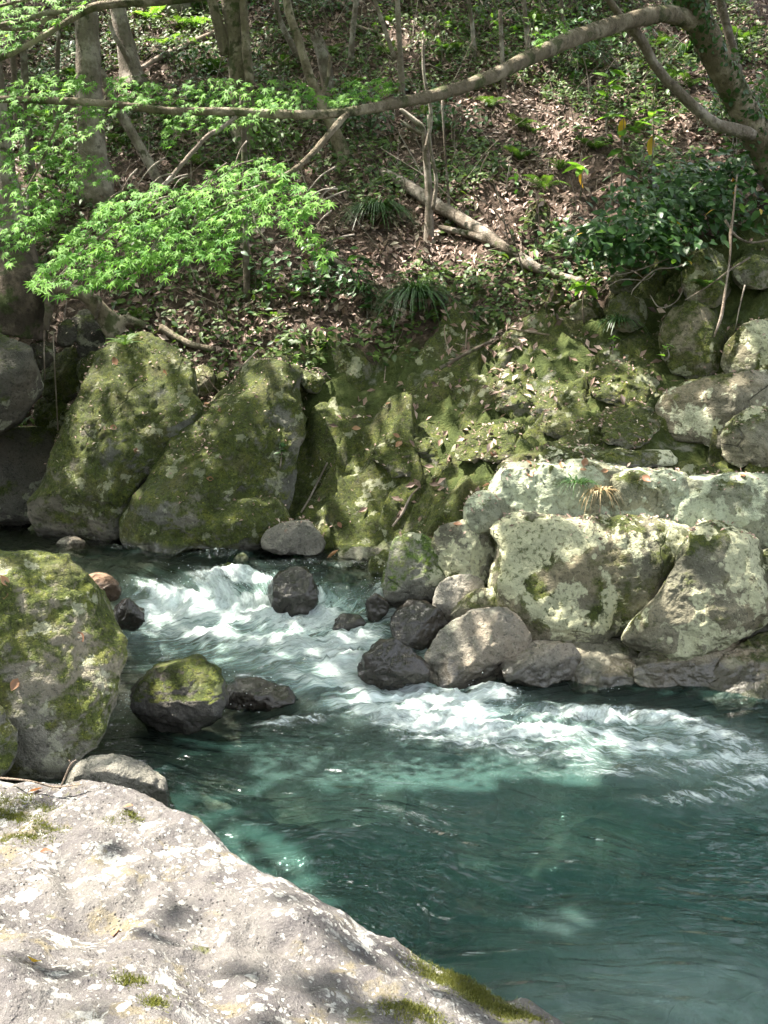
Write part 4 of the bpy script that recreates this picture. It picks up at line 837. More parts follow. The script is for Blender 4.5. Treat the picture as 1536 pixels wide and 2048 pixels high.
# stump with a root arch over the dark gap
sb = hit(40, 640); sd_ = 9.7
st = thing('stump', 'old dark stump with roots arching over the gap at the stream corner', 'stump', W(40, 650, sd_))
so = np.array(st.location)
for nm, pts, mt in [('trunk', [(30,668,sd_,120), (36,630,sd_,112), (44,580,sd_,96), (40,530,sd_+.1,80), (30,480,sd_+.2,70)], M['bark_dark']),
                ('root', [(60,560,sd_-.1,34), (120,580,sd_-.15,26), (165,588,sd_-.15,26), (200,620,sd_-.1,34), (232,668,sd_,46)], M['bark_moss']),
                ('root', [(100,560,sd_-.1,26), (100,600,sd_-.2,20), (92,660,sd_-.2,10)], M['bark']),
                ('root', [(170,590,sd_-.1,12), (200,600,sd_-.2,8), (190,640,sd_-.2,5)], M['bark']),
                ('root', [(225,660,sd_-.05,24), (250,640,sd_,20), (290,650,sd_+.1,12)], M['bark_moss']),
                ('hanging_root', [(90,640,sd_-.2,4), (88,700,sd_-.2,3), (90,760,sd_-.2,2)], M['dead'])]:
    V, F, caps = tube(*path(pts), 14, 6, .2, 2.2); m = MB(); m.add(V, F, caps); m.build(nm, mt, so, st)

# ---------------------------------------------------------------- leaves
def maple_leaf(seed):
    r = np.random.default_rng(seed); an = [(-128, .42), (-80, .72), (-40, .92), (0, 1.0), (40, .92), (80, .72), (128, .42)]
    V = [(0, 0, 0)]; out = []
    for i, (a, l) in enumerate(an):
        if i:
            b = .5 * (an[i - 1][0] + a); out.append((b + r.normal(0, 2), .25 + r.normal(0, .02)))
        for da, k in ((-8, .56), (0, 1.0), (8, .56)): out.append((a + da + r.normal(0, 2), l * k))
    out.append((180, .16))
    for a, l in out:
        x, y = math.sin(R(a)) * l, math.cos(R(a)) * l; V.append((x, y, -.22 * l * l + .05 * math.sin(R(a) * 3)))
    n = len(out); F = [[0, i + 1, (i + 1) % n + 1] for i in range(n)]
    return np.array(V) * np.array([.5, .5, .5]), F
def oval_leaf(w=.32, fold=.10, droop=.18, n=5):
    V, F = [], []
    for i in range(n + 1):
        t = i / n; ww = w * math.sin(math.pi * min(1, t ** .8 * .98 + .01)); z = -droop * t * t
        V += [(-ww, t, z + fold * ww * 2), (0, t, z), (ww, t, z + fold * ww * 2)]
    for i in range(n):
        a = 3 * i; F += [[a, a + 1, a + 4, a + 3], [a + 1, a + 2, a + 5, a + 4]]
    return np.array(V), F
def frame(nrm, tip):
    z = nrm / (np.linalg.norm(nrm) + 1e-9); y = tip - z * (tip @ z); y = y / (np.linalg.norm(y) + 1e-9); x = np.cross(y, z)
    return np.stack([x, y, z], 1)
def scatter(V, F, pos, nrm, tip, size, rnd):
    """many copies of one small leaf as one mesh (arrays)"""
    n = len(pos); z = nrm / np.linalg.norm(nrm, axis=1)[:, None]; y = tip - z * (tip * z).sum(1)[:, None]; y /= np.linalg.norm(y, axis=1)[:, None] + 1e-9; x = np.cross(y, z)
    P = pos[:, None] + size[:, None, None] * (V[None, :, 0:1] * x[:, None] + V[None, :, 1:2] * y[:, None] + V[None, :, 2:3] * z[:, None])
    k = len(V); Fa = np.array(F)[None] + (np.arange(n) * k)[:, None, None]
    return P.reshape(-1, 3), Fa.reshape(-1, Fa.shape[2]), np.repeat(rnd, k)
def in_poly(x, y, poly):
    p = np.array(poly, float); r = np.zeros(len(x), bool); q = np.roll(p, -1, 0)
    for (ax, ay), (bx, by) in zip(p, q):
        r ^= ((ay > y) != (by > y)) & (x < (bx - ax) * (y - ay) / (by - ay + 1e-9) + ax)
    return r
def poly_samples(poly, n, r):
    p = np.array(poly, float); lo, hi = p.min(0), p.max(0); out = np.zeros((0, 2))
    while len(out) < n:
        s = r.uniform(lo, hi, (n * 3, 2)); out = np.vstack([out, s[in_poly(s[:, 0], s[:, 1], poly)]])
    return out[:n]

# ---------------------------------------------------------------- maple over the stream
mt_base = np.array([4.35, 9.6, 0.0]); mt_base[2] = hsample(HM, mt_base[None, :2])[0]
mp = thing('maple_tree', 'old leaning maple with ivy on its trunk and a long limb reaching over the stream', 'tree', mt_base)
P = [mt_base - np.array([0, 0, .3]), W(1590, 400, 9.5), W(1530, 300, 9.3), W(1476, 200, 9.1), W(1425, 100, 8.9), W(1385, 10, 8.75), W(1350, -80, 8.6), W(1300, -260, 8.4), W(1250, -520, 8.3)]
tr_path, tr_rad = np.array(P), [.18, .155, .135, .12, .11, .10, .095, .085, .06]
V, F, caps = tube(P, tr_rad, 16, 6, .18, 8, flare=.3); m = MB(); m.add(V, F, caps); m.build('trunk', M['bark_moss'], mt_base, mp)
limb = [(1405,55,8.85,34), (1360,34,8.7,32), (1320,29,8.5,30), (1250,44,8.2,30), (1150,76,7.8,30), (1060,115,7.4,27), (960,162,7.0,24), (870,190,6.7,22), (770,211,6.4,19), (690,225,6.2,17), (600,230,6.05,16), (450,223,5.95,15), (340,222,5.9,14), (200,206,5.85,13), (60,200,5.8,13), (-80,196,5.8,12), (-200,180,5.8,9)]
LB = []
def mbranch(pts, mat, sides=10, nm='branch'):
    V, F, caps = tube(*path(pts), sides, 5, .16, 1.7); m = MB(); m.add(V, F, caps); o = m.build(nm, mat, mt_base, mp); return o
mbranch(limb, M['bark_moss'], 14, 'limb')
mbranch([(1505,268,9.15,26), (1465,258,9.0,22), (1425,244,8.9,20), (1370,196,8.8,19), (1315,138,8.7,18), (1285,84,8.6,18), (1262,58,8.5,17), (1235,25,8.4,13), (1205,-20,8.3,12)], M['bark_pale'])
mbranch([(693,226,6.2,14), (672,252,6.1,13), (648,280,6.0,12), (620,312,5.9,11), (585,342,5.8,9), (540,372,5.75,7), (480,400,5.7,5), (420,420,5.7,3)], M['bark_moss'])
mbranch([(472,234,5.95,7), (440,258,5.9,8), (415,272,5.85,8), (380,310,5.8,8), (350,345,5.75,8), (325,372,5.7,7), (280,410,5.65,6), (230,450,5.6,4), (170,500,5.6,3), (110,560,5.55,2)], M['bark_pale'])
mbranch([(145,208,5.85,7), (130,224,5.8,6), (110,260,5.8,5), (80,330,5.8,4), (40,400,5.8,3)], M['bark_moss'])
mbranch([(500,400,5.7,3), (512,450,5.6,4), (540,485,5.55,4), (575,476,5.55,3), (600,480,5.5,2)], M['bark_pale'])
# second limb across the top left corner
mbranch([(700,-90,6.8,20), (520,-30,6.4,18), (340,0,6.2,16), (250,6,6.1,15), (190,14,6.0,15), (150,34,6.0,12), (110,58,5.95,10), (60,88,5.9,10), (0,118,5.9,9), (-80,150,5.9,6)], M['bark_moss'])
mbranch([(175,14,6.0,10), (130,24,5.95,9), (90,26,5.9,9), (40,42,5.9,9), (0,50,5.9,8), (-60,62,5.9,6)], M['bark_pale'])
mbranch([(120,22,5.95,8), (80,46,5.9,7), (40,58,5.9,6), (0,58,5.9,6), (-50,60,5.9,4)], M['bark_moss'])
mbranch([(130,-10,5.9,4), (60,-2,5.9,5), (0,12,5.9,5)], M['bark_moss'])
r = np.random.default_rng(11)
BRIGHT = [(55,572),(98,502),(150,455),(200,405),(250,368),(330,366),(390,372),(430,332),(500,312),(555,322),(600,352),(640,392),(668,405),(640,420),(612,440),(640,470),(668,502),(652,538),(610,492),(572,470),(556,442),(520,452),(500,472),(474,482),(452,548),(390,512),(330,558),(270,540),(282,582),(210,572),(120,596),(100,592)]
sprays = [(BRIGHT, 1300, 5.55, .060, 1.0),
          ([(0,180),(40,160),(110,140),(170,150),(200,170),(130,195),(60,200),(0,205)], 170, 5.9, .05, .6),
          ([(0,215),(60,200),(150,195),(220,210),(200,260),(120,300),(60,300),(0,290)], 240, 5.9, .05, .5),
          ([(0,300),(80,290),(160,300),(230,330),(250,350),(180,370),(120,420),(60,470),(0,480)], 380, 5.9, .05, .5),
          ([(0,440),(90,420),(150,400),(110,450),(60,500),(20,540),(0,520)], 120, 5.9, .05, .45),
          ([(215,155),(270,150),(320,170),(300,210),(250,225),(215,230)], 110, 5.95, .05, .6),
          ([(310,190),(380,160),(450,155),(520,170),(560,200),(530,240),(440,262),(360,260),(345,300),(320,290),(330,240)], 330, 6.1, .05, .6),
          ([(500,180),(560,150),(620,170),(640,200),(600,225),(520,220)], 110, 6.2, .05, .6),
          ([(640,190),(700,158),(768,150),(800,165),(780,195),(720,210),(650,212)], 130, 6.4, .05, .6),
          ([(1060,85),(1090,60),(1120,45),(1150,60),(1130,85),(1090,100)], 50, 7.7, .06, .6),
          ([(0,0),(90,-20),(200,-30),(160,20),(90,60),(30,50),(0,40)], 150, 5.95, .05, .6),
          ([(-20,60),(60,45),(90,65),(40,90),(0,110),(-20,100)], 70, 5.95, .05, .6)]
near = []; far = []
for si, (poly, n, d, sz, br) in enumerate(sprays):
    s = poly_samples(poly, n, r); ys = np.array(poly)[:, 1]; lo, hi = ys.min(), ys.max()
    for k in range(n):
        a, b = s[k]; tpos = (b - lo) / (hi - lo + 1)
        layer = math.sin((a * .9 + b * 1.9) * .055) * .12            # leaves lie in tiers
        p = W(a, b, d + .35 * (.5 - tpos) + layer + r.normal(0, .10))
        nv = np.array([r.normal(-.12, .28), r.normal(-.62, .22), r.normal(.78, .15)])
        tp = np.array([r.normal(-.35 if si == 0 else 0, .7), r.normal(-.6, .4), r.normal(-.55, .25)])
        (near if si == 0 else far).append((p, nv, tp, sz * r.uniform(.75, 1.6) * 1.25, r.uniform()))
near.sort(key=lambda q: q[0][1])
lms = []
for k in range(5):
    Vm, Fm = maple_leaf(k); lms.append((Vm, Fm, mesh_data('maple_leaf', Vm, Fm, M['maple_o'], False)))
spray = bpy.data.objects.new('bright_spray', None)
spray_me = MB(); V, F, caps = tube([W(585, 342, 5.8), W(500, 380, 5.7), W(400, 400, 5.65), W(300, 440, 5.6)], [.012, .01, .008, .004], 6, 4); spray_me.add(V, F, caps)
for q in range(46):                                                # fine twigs that carry the spray
    a, b = poly_samples(BRIGHT, 1, r)[0]; d = 5.6
    e0 = W(a + r.uniform(20, 90), b - r.uniform(15, 60), d + .05); V, F, caps = tube([e0, .5 * (e0 + W(a, b, d)) + np.array([0, 0, .02]), W(a, b, d)], [.005, .004, .002], 5, 3); spray_me.add(V, F, caps)
sp = spray_me.build('twig_spray', M['bark_pale'], mt_base, mp); bpy.data.objects.remove(spray)
tag(sp, 'bright green sunlit maple spray')
for k, (p, nv, tp, sz, rn) in enumerate(near[:300]):
    o = bpy.data.objects.new('leaf', lms[k % 5][2]); COL.objects.link(o); o.parent = sp
    fr = frame(nv, tp); o.location = p - mt_base; o.rotation_euler = __import__('mathutils').Matrix(fr.tolist()).to_euler(); o.scale = (sz,) * 3
rest = near[300:] + far; PV, PF, PR, off = [], [], [], 0
for k in range(5):
    g = rest[k::5]; V, F, rn = scatter(lms[k][0], lms[k][1], np.array([q[0] for q in g]), np.array([q[1] for q in g]), np.array([q[2] for q in g]), np.array([q[3] for q in g]), np.array([q[4] for q in g]))
    PV.append(V); PF.append(F + off); PR.append(rn); off += len(V)
tag(build('crown', np.vstack(PV), np.vstack(PF), M['maple'], mt_base, mp, False, {'rnd': np.concatenate(PR)}), kind='stuff')
# ivy on the leaning trunk
iv = r.uniform(0, 1, 1500); ctr = catmull(tr_path, 12); rad_i = catmull(np.c_[np.arange(len(tr_rad)), tr_rad], 12)[:, 1] if False else np.interp(np.linspace(0, 1, len(ctr)), np.linspace(0, 1, len(tr_rad)), tr_rad)
ii = (iv ** .8 * (len(ctr) * .75)).astype(int); aa = r.uniform(0, 2 * math.pi, 1500); dirs = np.c_[np.cos(aa), np.sin(aa) , r.normal(0, .3, 1500)]
pos = ctr[ii] + dirs * (rad_i[ii] * 1.05)[:, None]
OV, OF = oval_leaf(.38, .1, .15, 3)
V, F, rn = scatter(OV, OF, pos, dirs + r.normal(0, .3, (1500, 3)), r.normal(0, 1, (1500, 3)) + np.array([0, 0, -.8]), r.uniform(.03, .06, 1500), r.uniform(0, 1, 1500))
tag(build('ivy', V, F, M['shrub_s'], mt_base, mp, True, {'rnd': rn}), kind='stuff')

# ---------------------------------------------------------------- dead leaves over the slope
def ground_normal(X):
    e = .06; zx = (hsample(HM, X + [e, 0]) - hsample(HM, X - [e, 0])) / (2 * e); zy = (hsample(HM, X + [0, e]) - hsample(HM, X - [0, e])) / (2 * e)
    n = np.c_[-zx, -zy, np.ones(len(X))]; return n / np.linalg.norm(n, axis=1)[:, None]
N = 92000; X = np.c_[r.uniform(-6, 6, N), r.uniform(8.2, 18.5, N)]
z = hsample(HM, X); zt = hsample(HT, X)
dens = sstep(9.3, 10.4, X[:, 1] + .5 * perlin(np.c_[X * 1.1, X[:, 0] * 0])) * .95 + .10
dens *= .30 + .8 * sstep(-.2, .2, fbm(np.c_[X * .8, X[:, 0] * 0 + 3], 3))
kp = (r.uniform(0, 1, N) < dens) & (z > .75) & (z - zt < .35); X = X[kp]; z = z[kp]; n = len(X)
nv = ground_normal(X) + r.normal(0, .30, (n, 3)); LV, LF = oval_leaf(.24, .35, -.15, 2)
V, F, rn = scatter(LV, LF, np.c_[X, z + r.uniform(.0, .03, n)], nv, r.normal(0, 1, (n, 3)), r.uniform(.03, .12, n), np.clip(r.normal(.5, .26, n), 0, 1))
tag(build('leaf_litter', V, F, M['litter'], None, None, False, {'rnd': rn}), 'brown dead leaves carpeting the hillside', 'leaf litter', kind='stuff')
# crumbs of leaf and bark caught on the bank rocks
_vb = np.vstack(VIS[2:]); bx, by, bf = pix(_vb); kk = np.nonzero((bx > 60) & (bx < 1536) & (by > 640) & (by < 1080) & (bf > 6.5))[0]
kk = kk[r.permutation(len(kk))[:9000]]; cp_ = _vb[kk]; kp = hsample(HM, cp_[:, :2]) - cp_[:, 2] < .06; cp_ = cp_[kp]; n = len(cp_)
V, F, rn = scatter(LV, LF, cp_ + np.c_[np.zeros((n, 2)), r.uniform(.004, .015, n)], np.array([0, -.4, .9]) + r.normal(0, .35, (n, 3)), r.normal(0, 1, (n, 3)), r.uniform(.012, .045, n), np.clip(r.normal(.62, .22, n), 0, 1))
tag(build('leaf_crumbs', V, F, M['litter'], None, None, False, {'rnd': rn}), 'small dead leaf scraps caught on the mossy bank rocks', 'leaf litter', kind='stuff')
# twigs in the litter
tw = MB()
for k in range(420):
    x, y = r.uniform(-5, 5), r.uniform(9.4, 17); a = r.uniform(0, 6.28); L = r.uniform(.12, .5); q = np.array([[x, y], [x + .5 * L * math.cos(a) + r.normal(0, .03), y + .5 * L * math.sin(a)], [x + L * math.cos(a), y + L * math.sin(a)]])
    zz = hsample(HM, q) + r.uniform(.01, .07, 3); V, F, c = tube(np.c_[q, zz], np.array([1, .8, .5]) * r.uniform(.004, .010), 4, 2, 0); tw.add(V, F)
tag(tw.build('twig_litter', M['dead'], None, None), 'fallen twigs scattered through the dead leaves', 'twigs', kind='stuff')

# ---------------------------------------------------------------- plants
def frond_mesh(L=1.0, pairs=13, w=.26, arch=.55, seed=0):
    V, F = [], []; rs = np.random.default_rng(seed); c = []
    for i in range(pairs + 1):
        t = i / pairs; c.append(np.array([0, t * (1 - .12 * arch * t), arch * (t - 1.35 * t * t)]))
    for i in range(pairs):
        t = i / pairs; a, b = c[i], c[i + 1]; k = len(V); d = b - a
        V += [a + [-.006, 0, 0], a + [.006, 0, 0], b + [.004, 0, 0], b + [-.004, 0, 0]]; F.append([k, k + 1, k + 2, k + 3])
        l = w * math.sin(math.pi * (.12 + .86 * t)) ** .8 * rs.uniform(.9, 1.1)
        for s in (-1, 1):
            k = len(V); m = a + d * .5; V += [a + d * .05, m + np.array([s * l * .55, l * .22, .0]) - d * .24, m + np.array([s * l, l * .42, -.10 * l - .02]), m + np.array([s * l * .5, l * .32, 0]) + d * .20, a + d * .6]
            F.append([k, k + 1, k + 2, k + 3, k + 4] if s > 0 else [k + 4, k + 3, k + 2, k + 1, k])
    return np.array(V), F
FR = []
for k in range(3):
    V, F = frond_mesh(seed=k, arch=(.5, .7, .35)[k]); FR.append(mesh_data('frond', V, F, M['fern'], False))
def rz(a): return np.array([[math.cos(a), -math.sin(a), 0], [math.sin(a), math.cos(a), 0], [0, 0, 1]])
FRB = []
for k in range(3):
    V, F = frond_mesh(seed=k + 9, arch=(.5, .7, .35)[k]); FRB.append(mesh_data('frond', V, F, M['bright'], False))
def fern(px, py, size, label, n=7, group=None, FR=FR):
    b = hit(px, py, HM); t = thing('fern', label, 'fern', b, group)
    for k in range(n):
        o = bpy.data.objects.new('frond', FR[k % 3]); COL.objects.link(o); o.parent = t
        s = size * r.uniform(.7, 1.1); o.scale = (s, s, s); o.rotation_euler = (R(r.uniform(10, 42)), 0, 2 * math.pi * k / n + r.uniform(-.3, .3) + math.pi)
    return t
for px, py, s, lb in [(430,150,.42,'large arching fern below the thin grey fallen pole'), (400,330,.34,'yellow green fern behind the bright maple spray'), (520,270,.3,'fern at the foot of the twin stemmed trunk'), (660,110,.36,'fern spreading beside the broken stump'),
        (980,215,.32,'fern at the edge of the sunlit leaf patch'), (1040,320,.34,'fern in the middle of the shaded litter slope'), (905,105,.36,'fern on the slope above the long maple limb'), (250,690,.22,'bright fern on top of the tall mossy boulder'), (270,640,.26,'fern beside the root arch'),
        (215,680,.24,'fern hanging into the dark gap below the roots'), (1410,575,.22,'little fern on the upright mossy rock'), (1480,90,.5,'pale sunlit fern behind the ivy covered trunk'), (1190,300,.34,'fern beside the tall shrub sapling'), (590,600,.24,'low fern below the bright maple spray'),
        (550,640,.2,'small fern at the edge of sunlit litter'), (340,250,.34,'fern under the long maple limb'), (250,290,.36,'yellowish fern beside the leaning pole'), (90,250,.36,'fern behind the shaded maple leaves'), (1080,60,.4,'fern among dark plants high on the slope'), (1330,170,.36,'fern between the two diagonal branches'),
        (1120,340,.26,'feathery fern on the litter above the fallen log')]:
    fern(px, py, s, lb, n=int(r.integers(6, 10)))
for px, py, sz_, lb in [(300,40,.4,'glowing yellow green fern beside the pale leaning trunk'), (350,20,.42,'bright yellow green fern in the sunlit gap of the trees'), (395,55,.4,'sunlit fern just above the thin grey fallen pole'), (330,95,.34,'small glowing fern at the lower edge of the sunlit gap'), (420,15,.4,'bright fern against the twin stemmed trunk')]:
    fern(px, py, sz_, lb, 9, None, FRB)
for k in range(44):
    px, py = r.uniform(30, 1500), r.uniform(5, 400) if k % 3 else r.uniform(5, 180)
    fern(px, py, r.uniform(.2, .36), 'green fern growing out of the shaded leaf litter', int(r.integers(5, 8)), 'ferns scattered over the wooded slope')
def tussock(px, py, n, L, label, droop=1.0, mat='grass'):
    b = hit(px, py, HM); V, F, rn = [], [], []
    for k in range(n):
        a = r.uniform(0, 2 * math.pi); l = L * r.uniform(.6, 1.1); e = r.uniform(.4, 1.25); d = np.array([math.cos(a), math.sin(a) - .25, 0]); w = np.array([-math.sin(a), math.cos(a), 0]) * .008; bb = b + np.array([0, -.06, .03]) + d * r.uniform(0, .08); q = len(V); c = r.uniform()
        for i in range(5):
            t = i / 4; p = bb + d * l * (t * e * .9) + np.array([0, 0, l * (.75 * t - droop * 1.05 * t * t * e)]); ww = w * (1 - .9 * t); V += [p - ww, p + ww]; rn += [c, c]
        F += [[q + 2 * i, q + 2 * i + 1, q + 2 * i + 3, q + 2 * i + 2] for i in range(4)]
    o = build('grass_tussock', V, F, M[mat], b, None, False, {'rnd': rn}); return tag(o, label, 'grass')
tussock(832, 600, 460, .58, 'dense dark green grass tussock hanging over the mossy bank')
tussock(752, 430, 380, .55, 'grass tussock beside the dead forked sapling')
tussock(1330, 470, 120, .36, 'tuft of dry straw hanging from the shrub covered bank edge', 1.5, 'straw')
tussock(1235, 650, 120, .26, 'grass tuft in front of the root tangle')
tussock(1150, 970, 70, .16, 'grass tuft growing in a crack of the long ledge')
tussock(1195, 985, 60, .16, 'thin grass tuft beside the crack in the pale ledge block', 1.4, 'straw')
tussock(1370, 110, 90, .4, 'grass tuft below the two diagonal branches')
tussock(725, 585, 90, .3, 'small grass clump left of the dense tussock')
LM = {k: mesh_data('leaf', *oval_leaf(w, .12, .22, 4), M[m]) for k, (w, m) in {'shrub': (.2, 'shrub'), 'bright': (.2, 'bright'), 'yellow': (.2, 'yellow'), 'wide': (.3, 'shrub'), 'wideb': (.3, 'bright')}.items()}
def sapling(px, py, h, nl, size, kind, label, d=None, group=None, lean=(0, 0), yellow=0, whorl=.5):
    b = hit(px, py, HM) if d is None else W(px, py, d); t = thing('sapling', label, 'plant', b, group)
    top = b + np.array([lean[0], lean[1], h]); P = [b - [0, 0, .03], .5 * (b + top) + r.normal(0, .02, 3), top]
    V, F, c = tube(P, [.008, .006, .004], 6, 4, 0); m = MB(); m.add(V, F, c); m.build('stem', M['bark'], b, t)
    for k in range(nl):
        q = 1 - abs(r.normal(0, whorl)); q = min(1, max(.25, q)); o = bpy.data.objects.new('leaf', LM['yellow' if k < yellow else kind]); COL.objects.link(o); o.parent = t
        o.location = (P[0] + (top - P[0]) * q) - b; s = size * r.uniform(.7, 1.15); o.scale = (s, s, s); o.rotation_euler = (R(r.uniform(-25, 35) if k >= yellow else -70), R(r.normal(0, 15)), r.uniform(0, 2 * math.pi))
    return t
sapling(1168, 640, .34, 7, .20, 'bright', 'single sapling with brightly sunlit glossy leaves at the end of the fallen log', whorl=.15)
sapling(1160, 400, .5, 8, .22, 'bright', 'sapling with broad green leaves and one yellow leaf on the litter slope', yellow=1, whorl=.25)
sapling(1240, 420, .95, 16, .22, 'shrub', 'tall thin sapling with drooping leaves in front of the shaded thicket', yellow=1)
sapling(1300, 380, .9, 14, .2, 'bright', 'sapling with pale yellow green leaves beside the diagonal branch', yellow=1)
sapling(1215, 260, .7, 16, .22, 'bright', 'leafy young plant in sun beneath the long maple limb')
sapling(1460, 440, .7, 14, .2, 'wide', 'broad leaved plant at the foot of the ivy covered trunk', yellow=1)
sapling(560, 615, .35, 12, .09, 'bright', 'pale young plant with many small leaves right of the slender stem')
sapling(735, 640, .6, 22, .10, 'wide', 'leafy young plant with sunlit stem beside the dense tussock')
sapling(585, 735, .14, 6, .08, 'wideb', 'tiny bright seedling at the top of the broad boulder')
sapling(1225, 705, .16, 5, .10, 'wideb', 'bright two leaved seedling among the bank rocks')
sapling(1330, 715, .12, 5, .10, 'wideb', 'bright seedling in front of the steep mossy rock wall')
sapling(655, 700, .2, 8, .09, 'wideb', 'small broad leaved seedling in sunlit litter')
sapling(490, 660, .22, 8, .12, 'wide', 'dark broad leaved seedling below the slender stem')
sapling(560, 930, .2, 9, .07, 'wide', 'small seedling rooted in the moss at the right edge of the broad boulder')
for k in range(40):
    px, py = [(r.uniform(960, 1520), r.uniform(60, 420)), (r.uniform(480, 760), r.uniform(540, 640)), (r.uniform(700, 1100), r.uniform(20, 160))][k % 3]
    sapling(px, py, r.uniform(.15, .5), int(r.integers(6, 11)), r.uniform(.09, .17), ['shrub', 'wide', 'bright'][k % 3 if k % 7 else 2], 'small leafy seedling growing through the leaf litter', group='seedlings scattered over the wooded slope')
OV2_, OF2_ = oval_leaf(.26, .12, .2, 3)
M['cover_b'] = leaf_mat('bush_leaf', (0.045, 0.10, 0.02), (0.12, 0.21, 0.045), 0.4, rough=0.5, spec=0.25)
# overhanging glossy shrub on the right bank
sh_b = hit(1400, 480); sh = thing('shrub', 'dark glossy leaved shrub overhanging the undercut right bank', 'shrub', sh_b)
centers = [W(a, b, d) for a, b, d in [(1190,470,9.3), (1260,470,9.1), (1310,440,9.2), (1340,490,9.0), (1390,400,9.4), (1430,350,9.5), (1460,420,9.2), (1500,340,9.6), (1350,360,9.8), (1230,500,9.0), (1290,400,9.6)]]
for i, c in enumerate(centers):
    V, F, cc = tube([sh_b, .5 * (sh_b + c) + np.array([0, .1, .12]), c], [.014, .01, .005], 6, 4, .1); m = MB(); m.add(V, F, cc); m.build('branch', M['bark'], sh_b, sh)
n = 2300; ci = r.integers(0, len(centers), n); pos = np.array(centers)[ci] + r.normal(0, 1, (n, 3)) * np.array([.20, .16, .10])
nv = np.c_[r.normal(0, .4, n), r.normal(-.45, .35, n), r.normal(.8, .2, n)]; tp = r.normal(0, 1, (n, 3)) + np.array([0, -.7, -.4]); sz = r.uniform(.06, .12, n)
order = np.argsort(pos[:, 1] - .6 * sz * 10); 
for k in order[:300]:
    o = bpy.data.objects.new('leaf', LM['yellow' if k % 37 == 0 else ('bright' if k % 9 == 0 else 'wide')]); COL.objects.link(o); o.parent = sh
    o.location = pos[k] - sh_b; o.scale = (sz[k],) * 3; o.rotation_euler = __import__('mathutils').Matrix(frame(nv[k], tp[k]).tolist()).to_euler()
k = order[300:]; OV2, OF2 = oval_leaf(.26, .12, .2, 3)
V, F, rn = scatter(OV2, OF2, pos[k], nv[k], tp[k], sz[k], r.uniform(0, 1, len(k))); tag(build('foliage', V, F, M['shrub_s'], sh_b, sh, True, {'rnd': rn}), kind='stuff')
# tangled bushes higher up the slope
BU = [(1120,130,.55,'dark bush under the long maple limb near the sunlit litter'), (1250,150,.5,'bush between the long limb and the broken diagonal branch'), (1400,260,.5,'bush at the foot of the diagonal branch'), (960,80,.6,'dark bush high on the slope above the limb'), (880,260,.35,'low dark bush behind the dead forked sapling'), (740,260,.4,'low bush right of the slim curving trunk'), (560,330,.4,'bush in the shade right of the twin stemmed trunk'), (400,210,.45,'dark bush between the pale trunks and the twin stemmed trunk'), (110,180,.5,'bush behind the thin dark trunk'), (1150,30,.6,'bush at the top of the slope right of the thin stems'), (640,590,.3,'low leafy bush below the bright maple spray'), (600,40,.5,'bush behind the slim curving trunk'), (1480,280,.45,'bush beside the leaning maple trunk')]
for bi, (a, b, h_, lb) in enumerate(BU):
    b0 = hit(a, b); bt = thing('bush', lb, 'bush', b0); n = 260; c_ = b0 + np.array([0, -.1, h_ * .6])
    tips = c_ + r.normal(0, 1, (7, 3)) * np.array([h_ * .7, h_ * .35, h_ * .4]); 
    for tpt in tips: V, F, cc = tube([b0, .5 * (b0 + tpt) + r.normal(0, .04, 3), tpt], [.009, .006, .003], 5, 4, .1); m = MB(); m.add(V, F, cc); m.build('stem', M['bark'], b0, bt)
    pos = tips[r.integers(0, 7, n)] + r.normal(0, 1, (n, 3)) * np.array([.16, .12, .11]); V, F, rn = scatter(OV2_, OF2_, pos, np.c_[r.normal(0, .4, n), r.normal(-.45, .35, n), r.normal(.8, .2, n)], r.normal(0, 1, (n, 3)) + np.array([0, -.6, -.5]), r.uniform(.05, .12, n), r.uniform(0, 1, n))
    tag(build('foliage', V, F, M['shrub_s'] if bi % 3 else M['cover_b'], b0, bt, True, {'rnd': rn}), kind='stuff')
# thin dead stems, vines and twigs standing in the undergrowth
ut = MB()
for k in range(330):
    x, y = r.uniform(-5, 5.2), r.uniform(10.2, 17.5); z0 = hsample(HM, np.array([[x, y]]))[0]; L_ = r.uniform(.25, 1.1); dr = np.array([r.normal(0, .5), r.normal(-.2, .35), 1.0]); q0 = np.array([x, y, z0 - .02]); q1 = q0 + dr * L_ * .5 + r.normal(0, .05, 3); q2 = q0 + dr * L_ + np.array([r.normal(0, .2), -.1, -.12 * L_])
    V, F, cc = tube([q0, q1, q2], np.array([1, .8, .45]) * r.uniform(.003, .008), 4, 3, 0); ut.add(V, F)
tag(ut.build('undergrowth_stems', M['bark_pale'], None, None), 'thin bare stems and twigs tangled through the undergrowth', 'twigs', kind='stuff')
# roots and vine on the undercut bank
ro = thing('exposed_roots', 'bare pale roots hanging out of the undercut bank below the shrub', 'roots', W(1300, 520, 9.3)); ro_o = np.array(ro.location)
for pts in [[(1380,500,9.0,6), (1330,520,8.9,5), (1260,545,8.9,4), (1205,552,9.0,3)], [(1390,520,8.95,6), (1350,535,8.85,5), (1310,540,8.85,5), (1270,575,8.85,4), (1262,590,8.9,3)], [(1375,550,8.9,5), (1355,600,8.85,4), (1320,615,8.8,4), (1300,590,8.8,3)],
            [(1500,515,8.7,7), (1460,540,8.65,6), (1420,570,8.65,5), (1370,600,8.7,3)], [(1450,440,8.9,9), (1470,470,8.8,8), (1500,485,8.75,7), (1540,480,8.75,7)], [(1310,545,8.85,4), (1290,560,8.8,3), (1240,560,8.85,3), (1200,585,8.9,2)], [(1490,570,8.7,5), (1480,610,8.65,4), (1470,660,8.65,2)]]:
    V, F, c = tube(*path([(a_, b_, c_, d_ * .6) for a_, b_, c_, d_ in pts]), 6, 5, .2, 4); m = MB(); m.add(V, F, c); m.build('root', M['bark_pale'], ro_o, ro)
